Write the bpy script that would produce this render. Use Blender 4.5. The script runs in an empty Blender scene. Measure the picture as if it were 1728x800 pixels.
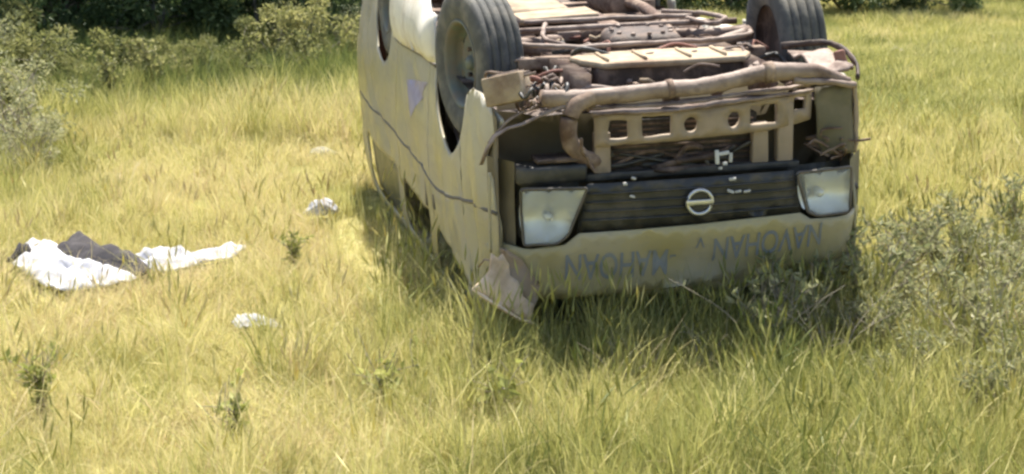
import bpy, bmesh, math, random
import numpy as np
from mathutils import Vector, Matrix, Euler, noise
from mathutils.geometry import delaunay_2d_cdt

rnd = random.Random(7)
rng = np.random.default_rng(11)
scene = bpy.context.scene
COL = scene.collection
R = math.radians

# ------------------------------------------------------------------ camera, sky, sun, exposure
cam_data = bpy.data.cameras.new("camera")
cam_data.sensor_width = 36.0
cam_data.lens = 58.33
cam_data.clip_end = 800
cam = bpy.data.objects.new("camera", cam_data)
COL.objects.link(cam)
cam.location = (0, 0, 2.0)
cam.rotation_euler = (R(90 - 12), 0, 0)
scene.camera = cam

SUN_DIR = Vector((0.03, 0.45, 0.89)).normalized()          # towards the sun: behind and right of the van, high
world = bpy.data.worlds.new("World")
scene.world = world
world.use_nodes = True
wn = world.node_tree.nodes
wl = world.node_tree.links
sky = wn.new("ShaderNodeTexSky")
sky.sky_type = 'NISHITA'
sky.sun_disc = False
sky.sun_elevation = math.asin(SUN_DIR.z)
sky.sun_rotation = math.atan2(SUN_DIR.x, SUN_DIR.y)
sky.dust_density = 2.5
sky.air_density = 1.0
bg = wn["Background"]
bg.inputs["Strength"].default_value = 0.10
wl.new(sky.outputs[0], bg.inputs["Color"])

sun_data = bpy.data.lights.new("sun", 'SUN')
sun_data.energy = 4.6
sun_data.angle = R(0.6)
sun_data.color = (1.0, 0.95, 0.86)
sun = bpy.data.objects.new("sun", sun_data)
COL.objects.link(sun)
sun.rotation_euler = SUN_DIR.to_track_quat('Z', 'Y').to_euler()

scene.view_settings.view_transform = 'Standard'
scene.view_settings.look = 'None'
scene.view_settings.gamma = 1.0
scene.view_settings.exposure = 1.4
scene.render.engine = 'CYCLES'
scene.cycles.max_bounces = 5
scene.cycles.diffuse_bounces = 2
scene.cycles.glossy_bounces = 3
scene.cycles.transmission_bounces = 5
scene.cycles.transparent_max_bounces = 8
scene.cycles.use_denoising = True
scene.cycles.use_adaptive_sampling = True
scene.cycles.adaptive_threshold = 0.03
scene.cycles.filter_width = 2.7
scene.cycles.sample_clamp_indirect = 6

# ------------------------------------------------------------------ materials
def nodes_of(m):
    m.use_nodes = True
    nt = m.node_tree
    return nt, nt.nodes, nt.links, nt.nodes["Principled BSDF"]

def mat(name, c1, c2=None, rough=0.6, metal=0.0, scale=8.0, bump=0.0, bscale=None, dust=None, dust_amt=0.0, dust_scale=3.0, spec=0.5, detail=6.0, coat=0.0, up=None):
    """two-tone noise material; 'dust' is a second coat laid on in blotches, 'up' adds dust on faces that look up"""
    m = bpy.data.materials.new(name)
    nt, n, l, p = nodes_of(m)
    p.inputs["Roughness"].default_value = rough
    p.inputs["Metallic"].default_value = metal
    p.inputs["Specular IOR Level"].default_value = spec
    p.inputs["Coat Weight"].default_value = coat
    tc = n.new("ShaderNodeTexCoord")
    c2 = c2 or c1
    nz = n.new("ShaderNodeTexNoise")
    nz.inputs["Scale"].default_value = scale
    nz.inputs["Detail"].default_value = detail
    l.new(tc.outputs["Object"], nz.inputs["Vector"])
    rp = n.new("ShaderNodeValToRGB")
    rp.color_ramp.elements[0].position = 0.32
    rp.color_ramp.elements[1].position = 0.68
    rp.color_ramp.elements[0].color = (*c1, 1)
    rp.color_ramp.elements[1].color = (*c2, 1)
    l.new(nz.outputs[0], rp.inputs[0])
    out = rp.outputs[0]
    if dust:
        n2 = n.new("ShaderNodeTexNoise")
        n2.inputs["Scale"].default_value = dust_scale
        n2.inputs["Detail"].default_value = 8
        n2.inputs["Roughness"].default_value = 0.65
        l.new(tc.outputs["Object"], n2.inputs["Vector"])
        mr = n.new("ShaderNodeMapRange")
        mr.inputs["From Min"].default_value = 0.62 - 0.5 * dust_amt
        mr.inputs["From Max"].default_value = 0.82 - 0.5 * dust_amt
        l.new(n2.outputs[0], mr.inputs["Value"])
        fac = mr.outputs[0]
        mx = n.new("ShaderNodeMix")
        mx.data_type = 'RGBA'
        l.new(fac, mx.inputs[0])
        l.new(out, mx.inputs[6])
        mx.inputs[7].default_value = (*dust, 1)
        out = mx.outputs[2]
        mr2 = n.new("ShaderNodeMapRange")
        mr2.inputs["To Min"].default_value = rough
        mr2.inputs["To Max"].default_value = 0.9
        l.new(fac, mr2.inputs["Value"])
        l.new(mr2.outputs[0], p.inputs["Roughness"])
    l.new(out, p.inputs["Base Color"])
    if bump:
        n3 = n.new("ShaderNodeTexNoise")
        n3.inputs["Scale"].default_value = bscale or scale * 4
        n3.inputs["Detail"].default_value = 5
        l.new(tc.outputs["Object"], n3.inputs["Vector"])
        b = n.new("ShaderNodeBump")
        b.inputs["Strength"].default_value = bump
        b.inputs["Distance"].default_value = 0.01
        l.new(n3.outputs[0], b.inputs["Height"])
        l.new(b.outputs[0], p.inputs["Normal"])
    return m

DUST = (0.42, 0.33, 0.24)
M = {}
M['paint'] = mat("cream_yellow_paint", (0.34, 0.285, 0.13), (0.40, 0.34, 0.165), rough=0.42, scale=2.0, dust=(0.37, 0.325, 0.22), dust_amt=0.42, dust_scale=2.4, coat=0.25, bump=0.05, bscale=9)
M['sill_paint'] = mat("dusty_sunlit_paint", (0.62, 0.58, 0.48), (0.72, 0.68, 0.58), rough=0.45, scale=5, dust=(0.50, 0.44, 0.34), dust_amt=0.25, dust_scale=4, bump=0.08, bscale=20)  # road dust, plus sunlight painted in: paler than the body paint
M['rubber'] = mat("tyre_rubber", (0.055, 0.055, 0.05), (0.085, 0.085, 0.078), rough=0.8, scale=14, dust=(0.17, 0.155, 0.125), dust_amt=0.32, dust_scale=7, bump=0.15, bscale=60)
M['rim'] = mat("grey_green_steel", (0.085, 0.105, 0.088), (0.13, 0.155, 0.13), rough=0.55, metal=0.1, scale=9, dust=(0.17, 0.145, 0.11), dust_amt=0.45, dust_scale=10)
M['under'] = mat("dusty_brown_steel", (0.07, 0.042, 0.032), (0.15, 0.098, 0.073), rough=0.85, scale=9, dust=(0.31, 0.235, 0.175), dust_amt=0.36, dust_scale=6, bump=0.35, bscale=40, spec=0.25)
M['under_dark'] = mat("oily_dark_steel", (0.035, 0.025, 0.02), (0.075, 0.052, 0.04), rough=0.7, scale=12, dust=(0.18, 0.13, 0.10), dust_amt=0.3, dust_scale=9, bump=0.4, bscale=50, spec=0.3)
M['tan_plate'] = mat("sandy_plate", (0.31, 0.245, 0.165), (0.40, 0.32, 0.225), rough=0.9, scale=14, dust=(0.19, 0.13, 0.09), dust_amt=0.3, dust_scale=5, bump=0.3, bscale=45, spec=0.2)
M['pale_pipe'] = mat("dusty_pale_pipe", (0.20, 0.145, 0.112), (0.31, 0.24, 0.19), rough=0.7, scale=9, dust=(0.12, 0.08, 0.062), dust_amt=0.33, dust_scale=8, bump=0.25, bscale=50)
M['beam'] = mat("grey_olive_primer", (0.23, 0.175, 0.115), (0.30, 0.235, 0.165), rough=0.6, scale=7, dust=(0.32, 0.25, 0.18), dust_amt=0.35, dust_scale=9, bump=0.1)
M['shade_olive'] = mat("shaded_olive_panel", (0.09, 0.082, 0.048), (0.13, 0.115, 0.07), rough=0.6, scale=5, dust=(0.18, 0.15, 0.10), dust_amt=0.25)  # body paint darkened to olive, shade put into the colour
M['black'] = mat("black_plastic", (0.022, 0.022, 0.02), (0.035, 0.034, 0.03), rough=0.45, scale=20, dust=(0.11, 0.095, 0.07), dust_amt=0.28, dust_scale=6)
M['void'] = mat("interior_shade", (0.14, 0.118, 0.075), (0.19, 0.16, 0.105), rough=0.9, scale=6, spec=0.1)  # tone that puts cavity shade into the bay, lamp pocket and rim slots
M['trim'] = mat("dark_trim", (0.075, 0.065, 0.05), (0.12, 0.10, 0.08), rough=0.6, scale=10)
M['chrome'] = mat("chrome", (0.62, 0.62, 0.60), (0.5, 0.5, 0.48), rough=0.35, metal=0.8, scale=30)
M['reflector'] = mat("lamp_reflector", (0.95, 0.95, 0.92), (0.88, 0.89, 0.84), rough=0.35, metal=0.55, scale=18, bump=0.25, bscale=16)
M['letter'] = mat("faded_blue_grey_letters", (0.175, 0.195, 0.23), (0.25, 0.255, 0.235), rough=0.6, scale=12)
M['door_patch'] = mat("mauve_door_patch", (0.24, 0.21, 0.32), (0.36, 0.33, 0.43), rough=0.5, scale=15)
M['torn'] = mat("pinkish_sunlit_plastic", (0.74, 0.55, 0.36), (0.84, 0.66, 0.46), rough=0.6, scale=9, dust=(0.45, 0.32, 0.2), dust_amt=0.25, bump=0.2)  # albedo raised to put direct sun into the torn piece's colour
M['torn_dark'] = mat("brown_torn_plastic", (0.27, 0.185, 0.11), (0.36, 0.255, 0.16), rough=0.6, scale=9, dust=(0.3, 0.23, 0.16), dust_amt=0.3, bump=0.2)
M['rust'] = mat("rusty_red_steel", (0.20, 0.085, 0.06), (0.29, 0.15, 0.11), rough=0.85, scale=11, bump=0.3)
M['debris'] = mat("white_shards", (0.5, 0.49, 0.45), (0.4, 0.39, 0.35), rough=0.5, scale=30)
M['radiator'] = mat("radiator_core", (0.028, 0.025, 0.021), (0.06, 0.05, 0.042), rough=0.7, metal=0.3, scale=30, bump=0.6, bscale=120)
M['cloth_white'] = mat("white_cotton", (0.36, 0.365, 0.39), (0.46, 0.46, 0.48), rough=0.9, scale=8, bump=0.35, bscale=22, spec=0.1)
M['cloth_dark'] = mat("dark_grey_cotton", (0.050, 0.046, 0.048), (0.075, 0.07, 0.07), rough=0.95, scale=9, bump=0.35, bscale=25, spec=0.1)
M['stone'] = mat("pale_stone", (0.20, 0.19, 0.135), (0.27, 0.25, 0.18), rough=0.9, scale=9, bump=0.5, bscale=20)
M['bark'] = mat("grey_brown_bark", (0.10, 0.085, 0.065), (0.19, 0.165, 0.13), rough=0.9, scale=14, bump=0.6, bscale=30)
M['twig'] = mat("dry_twig", (0.22, 0.185, 0.135), (0.33, 0.29, 0.22), rough=0.9, scale=20)

def dusty_flank(m):
    """road dust thick on the sills and lower doors (object z = height when the van stands)"""
    nt = m.node_tree; n, l = nt.nodes, nt.links
    p = n["Principled BSDF"]
    src = p.inputs["Base Color"].links[0].from_socket
    tc = n.new("ShaderNodeTexCoord"); sp = n.new("ShaderNodeSeparateXYZ")
    l.new(tc.outputs["Object"], sp.inputs[0])
    nz = n.new("ShaderNodeTexNoise"); nz.inputs["Scale"].default_value = 5; nz.inputs["Detail"].default_value = 7
    l.new(tc.outputs["Object"], nz.inputs["Vector"])
    ad = n.new("ShaderNodeMath"); ad.operation = 'MULTIPLY_ADD'; ad.inputs[1].default_value = 0.35
    l.new(nz.outputs[0], ad.inputs[0]); l.new(sp.outputs["Z"], ad.inputs[2])
    mr = n.new("ShaderNodeMapRange")
    mr.inputs["From Min"].default_value = 1.02; mr.inputs["From Max"].default_value = 0.72
    mr.inputs["To Max"].default_value = 0.85
    l.new(ad.outputs[0], mr.inputs["Value"])
    mx = n.new("ShaderNodeMix"); mx.data_type = 'RGBA'
    l.new(mr.outputs[0], mx.inputs[0]); l.new(src, mx.inputs[6]); mx.inputs[7].default_value = (0.37, 0.34, 0.265, 1)
    # long scrapes down to the primer
    mp = n.new("ShaderNodeMapping"); mp.inputs["Scale"].default_value = (1.6, 14, 22); mp.inputs["Rotation"].default_value = (0, 0.25, 0)
    l.new(tc.outputs["Object"], mp.inputs[0])
    n2_ = n.new("ShaderNodeTexNoise"); n2_.inputs["Scale"].default_value = 1.6; n2_.inputs["Detail"].default_value = 6
    l.new(mp.outputs[0], n2_.inputs["Vector"])
    m2 = n.new("ShaderNodeMapRange"); m2.inputs["From Min"].default_value = 0.60; m2.inputs["From Max"].default_value = 0.68; m2.inputs["To Max"].default_value = 0.22
    l.new(n2_.outputs[0], m2.inputs["Value"])
    x2 = n.new("ShaderNodeMix"); x2.data_type = 'RGBA'
    l.new(m2.outputs[0], x2.inputs[0]); l.new(mx.outputs[2], x2.inputs[6]); x2.inputs[7].default_value = (0.235, 0.205, 0.15, 1)
    l.new(x2.outputs[2], p.inputs["Base Color"])
dusty_flank(M['paint'])

def glass(name, col, rough=0.05, trans=0.9):
    m = bpy.data.materials.new(name)
    nt, n, l, p = nodes_of(m)
    p.inputs["Base Color"].default_value = (*col, 1)
    p.inputs["Roughness"].default_value = rough
    p.inputs["Transmission Weight"].default_value = trans
    p.inputs["IOR"].default_value = 1.3
    tc = n.new("ShaderNodeTexCoord")
    nz = n.new("ShaderNodeTexNoise"); nz.inputs["Scale"].default_value = 9
    l.new(tc.outputs["Object"], nz.inputs["Vector"])
    mr = n.new("ShaderNodeMapRange")
    mr.inputs["To Min"].default_value = rough; mr.inputs["To Max"].default_value = rough + 0.25
    l.new(nz.outputs[0], mr.inputs["Value"]); l.new(mr.outputs[0], p.inputs["Roughness"])
    return m
M['lens'] = glass("lamp_lens", (0.98, 0.99, 0.94), 0.02, 0.88)
M['window'] = glass("dusty_tinted_glass", (0.035, 0.036, 0.03), 0.25, 0.15)

def leafy(name, stops, trans=0.35, inst=True, spread=0.5, rough=0.6):
    """foliage: colour runs along 'tint' (per plant or clump) plus 'brand' (per blade or leaf)"""
    m = bpy.data.materials.new(name)
    nt, n, l, p = nodes_of(m)
    a = n.new("ShaderNodeAttribute"); a.attribute_name = "brand"
    sub = n.new("ShaderNodeMath"); sub.operation = 'MULTIPLY_ADD'
    sub.inputs[1].default_value = spread
    l.new(a.outputs["Fac"], sub.inputs[0])
    if inst:
        t = n.new("ShaderNodeAttribute"); t.attribute_type = 'INSTANCER'; t.attribute_name = "tint"
        ad = n.new("ShaderNodeMath"); ad.operation = 'SUBTRACT'; ad.inputs[1].default_value = spread / 2
        l.new(t.outputs["Fac"], ad.inputs[0]); l.new(ad.outputs[0], sub.inputs[2])
    else:
        o = n.new("ShaderNodeObjectInfo")
        ad = n.new("ShaderNodeMath"); ad.operation = 'MULTIPLY_ADD'
        ad.inputs[1].default_value = 0.35; ad.inputs[2].default_value = 0.32 - spread / 2
        l.new(o.outputs["Random"], ad.inputs[0]); l.new(ad.outputs[0], sub.inputs[2])
    rp = n.new("ShaderNodeValToRGB")
    e = rp.color_ramp.elements
    e[0].position, e[0].color = stops[0][0], (*stops[0][1], 1)
    e[1].position, e[1].color = stops[-1][0], (*stops[-1][1], 1)
    for pos, c in stops[1:-1]:
        k = e.new(pos); k.color = (*c, 1)
    l.new(sub.outputs[0], rp.inputs[0])
    l.new(rp.outputs[0], p.inputs["Base Color"])
    p.inputs["Roughness"].default_value = rough
    p.inputs["Specular IOR Level"].default_value = 0.25
    tr = n.new("ShaderNodeBsdfTranslucent")
    l.new(rp.outputs[0], tr.inputs[0])
    mx = n.new("ShaderNodeMixShader"); mx.inputs[0].default_value = trans
    l.new(p.outputs[0], mx.inputs[1]); l.new(tr.outputs[0], mx.inputs[2])
    l.new(mx.outputs[0], n["Material Output"].inputs["Surface"])
    return m

M['grass'] = leafy("meadow_grass", [(0.0, (0.12, 0.155, 0.045)), (0.3, (0.27, 0.28, 0.078)), (0.55, (0.43, 0.41, 0.135)), (0.78, (0.62, 0.56, 0.235)), (0.94, (0.68, 0.60, 0.30)), (1.0, (0.52, 0.42, 0.23))], 0.4)
M['leaf_dark'] = leafy("shrub_leaves", [(0.0, (0.035, 0.06, 0.02)), (0.5, (0.07, 0.105, 0.035)), (1.0, (0.14, 0.17, 0.06))], 0.3, inst=False, spread=0.6)
M['leaf_grey'] = leafy("grey_green_weed_leaves", [(0.0, (0.15, 0.17, 0.075)), (0.5, (0.27, 0.275, 0.13)), (1.0, (0.45, 0.43, 0.25))], 0.42, inst=False, spread=0.6)
M['leaf_mid'] = leafy("low_shrub_leaves", [(0.0, (0.10, 0.12, 0.04)), (0.5, (0.235, 0.24, 0.085)), (1.0, (0.42, 0.39, 0.17))], 0.48, inst=False, spread=0.6)
M['leaf_bright'] = leafy("bright_broad_leaves", [(0.0, (0.20, 0.225, 0.06)), (0.5, (0.29, 0.31, 0.085)), (1.0, (0.38, 0.375, 0.13))], 0.45, inst=False, spread=0.6)

# ------------------------------------------------------------------ helpers
def tag(o, label=None, cat=None, group=None, kind=None):
    if label: o["label"] = label
    if cat: o["category"] = cat
    if group: o["group"] = group
    if kind: o["kind"] = kind
    return o

def mesh_obj(name, verts, faces, m, parent=None, smooth=True, loc=None):
    me = bpy.data.meshes.new(name)
    me.from_pydata([tuple(v) for v in verts], [], faces)
    me.update()
    if smooth:
        me.polygons.foreach_set("use_smooth", [True] * len(me.polygons))
    if m: me.materials.append(m)
    o = bpy.data.objects.new(name, me)
    COL.objects.link(o)
    if parent: o.parent = parent
    if loc is not None: o.location = loc
    return o

def empty(name, loc=(0, 0, 0), rz=0.0, s=1.0):
    o = bpy.data.objects.new(name, None)
    COL.objects.link(o)
    o.location = loc
    o.rotation_euler = (0, 0, rz)
    o.scale = (s, s, s)
    o.empty_display_size = 0.2
    return o

def smoothstep(a, b, x):
    t = min(1, max(0, (x - a) / (b - a)))
    return t * t * (3 - 2 * t)

def catmull(pts, n=6):
    pts = [Vector(p) for p in pts]
    if len(pts) < 3: return pts
    out = []
    for i in range(len(pts) - 1):
        p0, p1, p2, p3 = pts[max(i - 1, 0)], pts[i], pts[i + 1], pts[min(i + 2, len(pts) - 1)]
        for k in range(n):
            t = k / n
            out.append(0.5 * ((2 * p1) + (p2 - p0) * t + (2 * p0 - 5 * p1 + 4 * p2 - p3) * t * t + (3 * p1 - p0 - 3 * p2 + p3) * t ** 3))
    out.append(pts[-1])
    return out

def tube_geo(pts, r, seg=8, caps=True, squash=1.0):
    """tube along pts; r a number or list"""
    pts = [Vector(p) for p in pts]
    V, F = [], []
    n = len(pts)
    rs = [r] * n if not hasattr(r, '__len__') else [r[min(int(i * (len(r) - 1) / max(n - 1, 1)), len(r) - 1)] + (r[min(int(i * (len(r) - 1) / max(n - 1, 1)) + 1, len(r) - 1)] - r[min(int(i * (len(r) - 1) / max(n - 1, 1)), len(r) - 1)]) * ((i * (len(r) - 1) / max(n - 1, 1)) % 1.0) for i in range(n)]
    up = Vector((0, 0, 1))
    for i, p in enumerate(pts):
        d = (pts[min(i + 1, n - 1)] - pts[max(i - 1, 0)]).normalized()
        if abs(d.dot(up)) > 0.95: a = d.cross(Vector((0, 1, 0))).normalized()
        else: a = d.cross(up).normalized()
        b = a.cross(d).normalized()
        for k in range(seg):
            t = 2 * math.pi * k / seg
            V.append(p + (a * math.cos(t) + b * math.sin(t) * squash) * rs[i])
    for i in range(n - 1):
        for k in range(seg):
            F.append((i * seg + k, i * seg + (k + 1) % seg, (i + 1) * seg + (k + 1) % seg, (i + 1) * seg + k))
    if caps:
        F.append(tuple(range(seg))[::-1])
        F.append(tuple((n - 1) * seg + k for k in range(seg)))
    return V, F

def bevel_box(o, w=0.006, seg=2):
    b = o.modifiers.new("bevel", 'BEVEL')
    b.width = w; b.segments = seg; b.limit_method = 'ANGLE'
    return o

def box_geo(c, s, rot=None):
    V = [Vector((sx * s[0] / 2, sy * s[1] / 2, sz * s[2] / 2)) for sx in (-1, 1) for sy in (-1, 1) for sz in (-1, 1)]
    if rot: 
        E = Euler(rot).to_matrix()
        V = [E @ v for v in V]
    V = [v + Vector(c) for v in V]
    F = [(0, 1, 3, 2), (4, 6, 7, 5), (0, 4, 5, 1), (2, 3, 7, 6), (0, 2, 6, 4), (1, 5, 7, 3)]
    return V, F

def pip(x, y, poly):
    r = False
    j = len(poly) - 1
    for i in range(len(poly)):
        xi, yi = poly[i]; xj, yj = poly[j]
        if (yi > y) != (yj > y) and x < (xj - xi) * (y - yi) / (yj - yi) + xi: r = not r
        j = i
    return r

def resample(poly, step):
    out = []
    for i in range(len(poly)):
        a, b = poly[i], poly[(i + 1) % len(poly)]
        d = math.hypot(b[0] - a[0], b[1] - a[1])
        k = max(1, int(round(d / step)))
        for j in range(k):
            t = j / k
            out.append((a[0] + (b[0] - a[0]) * t, a[1] + (b[1] - a[1]) * t))
    return out

def round_poly(poly, r, n=4):
    out = []
    L = len(poly)
    for i in range(L):
        p0, p1, p2 = Vector(poly[i - 1]), Vector(poly[i]), Vector(poly[(i + 1) % L])
        a, b = (p0 - p1), (p2 - p1)
        d = min(r, a.length * 0.45, b.length * 0.45)
        A, B = p1 + a.normalized() * d, p1 + b.normalized() * d
        for k in range(n + 1):
            t = k / n
            q = (1 - t) ** 2 * A + 2 * (1 - t) * t * p1 + t * t * B
            out.append((q.x, q.y))
    return out

def sheet_geo(outline, holes, fmap, step):
    """2D outline with holes -> triangulated curved sheet"""
    ol = resample(outline, step)
    hs = [resample(h, step) for h in holes]
    pts = list(ol); edges = [(i, (i + 1) % len(ol)) for i in range(len(ol))]
    for h in hs:
        b = len(pts)
        pts += h
        edges += [(b + i, b + (i + 1) % len(h)) for i in range(len(h))]
    xs = [p[0] for p in ol]; ys = [p[1] for p in ol]
    bd = np.array(pts)
    x = min(xs) + step / 2
    row = 0
    while x < max(xs):
        y = min(ys) + step / 2 + (row % 2) * step / 2
        while y < max(ys):
            if pip(x, y, ol) and not any(pip(x, y, h) for h in hs):
                if np.min((bd[:, 0] - x) ** 2 + (bd[:, 1] - y) ** 2) > (0.5 * step) ** 2:
                    pts.append((x, y))
            y += step
        x += step * 0.87
        row += 1
    r = delaunay_2d_cdt([Vector(p) for p in pts], edges, [], 0, 1e-5)
    v2, f2 = r[0], r[2]
    F = []
    for f in f2:
        cx = sum(v2[i].x for i in f) / 3; cy = sum(v2[i].y for i in f) / 3
        if pip(cx, cy, ol) and not any(pip(cx, cy, h) for h in hs):
            F.append(tuple(f))
    V = [Vector(fmap(v.x, v.y)) for v in v2]
    return V, F

# ------------------------------------------------------------------ ground
def gh(x, y):
    v = noise.noise(Vector((x * 0.35, y * 0.35, 3.1))) * 0.05 + noise.noise(Vector((x * 1.1, y * 1.1, 7.7))) * 0.018
    return v + 0.02 * smoothstep(14, 40, y) * (y - 14)

def build_ground():
    xs = np.concatenate([np.linspace(-400, -40, 10), np.linspace(-36, -8, 20), np.linspace(-7.5, 7.5, 90), np.linspace(8, 36, 20), np.linspace(40, 400, 10)])
    ys = np.concatenate([np.linspace(-200, -10, 8), np.linspace(-8, 3, 12), np.linspace(3.2, 22, 110), np.linspace(22.5, 50, 30), np.linspace(55, 600, 14)])
    V = [(x, y, gh(x, y)) for y in ys for x in xs]
    nx = len(xs)
    F = [(j * nx + i, j * nx + i + 1, (j + 1) * nx + i + 1, (j + 1) * nx + i) for j in range(len(ys) - 1) for i in range(nx - 1)]
    m = mat("dry_soil_and_thatch", (0.30, 0.255, 0.11), (0.42, 0.36, 0.16), rough=0.95, scale=1.6, dust=(0.24, 0.24, 0.08), dust_amt=0.45, dust_scale=0.9, bump=0.8, bscale=30, spec=0.1)
    o = mesh_obj("ground", V, F, m)
    tag(o, kind='structure')
build_ground()

# ------------------------------------------------------------------ grass
def blades(n, rad, h0, h1, lean, width, seg=3, curl=0.6, seedhead=False, flat=0.0):
    V, F, B = [], [], []
    for _ in range(n):
        a = rng.uniform(0, 2 * math.pi); r = rad * math.sqrt(rng.uniform())
        bx, by = r * math.cos(a), r * math.sin(a)
        h = rng.uniform(h0, h1)
        th = rng.uniform(0, 2 * math.pi)
        ln = abs(rng.normal(0, lean)) + flat * rng.uniform(0.3, 1.0)
        w = width * rng.uniform(0.6, 1.3)
        dx, dy = math.cos(th), math.sin(th)
        px, py = -dy, dx
        tw = rng.uniform(0, 6.28)
        wx, wy = math.cos(tw), math.sin(tw)
        b0 = len(V); br = rng.uniform()
        x, y, z = bx, by, -0.02
        ang = ln * 0.4
        sl = h / seg
        for s in range(seg + 1):
            ww = w * (1 - (s / seg) ** 1.6)
            if s < seg:
                V.append((x - wx * ww / 2, y - wy * ww / 2, z)); V.append((x + wx * ww / 2, y + wy * ww / 2, z)); B += [br, br]
            else:
                V.append((x, y, z)); B.append(br)
            x += dx * math.sin(ang) * sl; y += dy * math.sin(ang) * sl; z += max(math.cos(ang), -0.15) * sl
            ang += (ln * 1.0 + curl * rng.uniform(0, 1)) / seg
        for s in range(seg - 1):
            F.append((b0 + 2 * s, b0 + 2 * s + 1, b0 + 2 * s + 3, b0 + 2 * s + 2))
        F.append((b0 + 2 * seg - 2, b0 + 2 * seg - 1, b0 + 2 * seg))
        if seedhead:
            q = Vector(V[-1])
            c0 = len(V)
            d = Vector((dx * math.sin(ang), dy * math.sin(ang), math.cos(ang)))
            L = rng.uniform(0.05, 0.09); wd = 0.009
            for (t, k) in ((-0.3, 0.2), (0.25, 1.0), (1.0, 0.0)):
                for sx, sy in ((wx, wy), (-wx, -wy), (-wy, wx), (wy, -wx)):
                    V.append(tuple(q + d * L * t + Vector((sx, sy, 0)) * wd * k / 2)); B.append(0.5 + 0.3 * br)
            for t in (0, 4):
                F += [(c0 + t, c0 + t + 2, c0 + t + 6, c0 + t + 4), (c0 + t + 2, c0 + t + 1, c0 + t + 5, c0 + t + 6), (c0 + t + 1, c0 + t + 3, c0 + t + 7, c0 + t + 5), (c0 + t + 3, c0 + t, c0 + t + 4, c0 + t + 7)]
    return V, F, B

def plain_mesh(name, V, F, B, m):
    me = bpy.data.meshes.new(name)
    me.from_pydata([tuple(v) for v in V], [], F)
    at = me.attributes.new("brand", 'FLOAT', 'POINT')
    at.data.foreach_set("value", np.array(B, dtype=np.float32))
    me.materials.append(m)
    me.update()
    return me

tufts = bpy.data.collections.new("grass_tufts")
kinds = [
    blades(56, 0.07, 0.08, 0.22, 0.6, 0.0040),                         # 0 ordinary
    blades(56, 0.075, 0.10, 0.28, 0.5, 0.0042),                         # 1 taller
    blades(44, 0.10, 0.12, 0.28, 0.5, 0.0042, flat=1.1, curl=0.9),      # 2 flopped straw
    blades(44, 0.10, 0.10, 0.26, 0.6, 0.0042, flat=1.3, curl=0.7),      # 3 flopped straw
    blades(9, 0.06, 0.28, 0.46, 0.22, 0.0040, seg=4, curl=0.35, seedhead=True),   # 4 seed stalks
    blades(34, 0.05, 0.16, 0.36, 0.35, 0.0065, seg=4, curl=0.8),        # 5 broad green
    blades(90, 0.16, 0.08, 0.20, 0.5, 0.008),                           # 6 far clump
    blades(90, 0.16, 0.10, 0.24, 0.7, 0.008, flat=0.5),                 # 7 far clump
    blades(10, 0.12, 0.30, 0.55, 0.3, 0.0042, seg=5, flat=1.25, curl=0.5),   # 8 long fallen stems
]
for i, (V, F, B) in enumerate(kinds):
    o = bpy.data.objects.new("grass_tuft_%02d" % i, plain_mesh("grass_tuft", V, F, B, M['grass']))
    tufts.objects.link(o)

# ---- van pose (needed by the grass too): van axes x forward, y left, z up, in the world
VAN_R = Matrix(((0.198, -0.9802, -0.0013), (-0.9785, -0.1978, 0.0587), (-0.0578, -0.0103, -0.9983)))
VAN_R = VAN_R @ Matrix.Rotation(R(1.3), 3, 'X')
VAN_T = Vector((0.524, 7.81, 1.560))
def van_xy(x, y):
    """world ground point -> van x, y"""
    d = VAN_R.transposed() @ (Vector((x, y, 0.0)) - VAN_T)
    return d.x, d.y

CLOTH = [   # outlines on the ground of the clothes and litter; grass is pressed flat beneath them
    [(-2.63, 8.50), (-2.69, 8.80), (-2.61, 9.02), (-2.49, 8.92), (-2.33, 8.56), (-2.13, 8.36), (-1.93, 8.24), (-1.88, 8.12), (-2.03, 7.95), (-2.17, 7.86), (-2.33, 8.00), (-2.49, 8.25)],
    [(-2.05, 8.52), (-2.01, 8.68), (-1.85, 8.76), (-1.71, 8.70), (-1.57, 8.88), (-1.45, 8.92), (-1.48, 8.68), (-1.65, 8.48), (-1.77, 8.32), (-1.91, 8.31)],
    [(-2.48, 8.68), (-2.45, 8.96), (-2.29, 8.92), (-2.13, 8.62), (-1.97, 8.50), (-1.83, 8.32), (-1.88, 8.18), (-2.01, 8.22), (-2.15, 8.36), (-2.33, 8.54)],
    [(-2.67, 8.48), (-2.65, 8.58), (-2.51, 8.72), (-2.44, 8.66), (-2.53, 8.52)],
    [(-1.28, 9.92), (-1.25, 10.10), (-1.14, 10.16), (-1.06, 10.02), (-1.10, 9.90), (-1.2, 9.86)],
    [(-1.28, 7.24), (-1.26, 7.34), (-1.18, 7.39), (-1.10, 7.31), (-1.04, 7.24), (-1.02, 7.17), (-1.10, 7.20), (-1.18, 7.19)]]
def n2(x, y, s, k): return noise.noise(Vector((x * s, y * s, k)))

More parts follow.
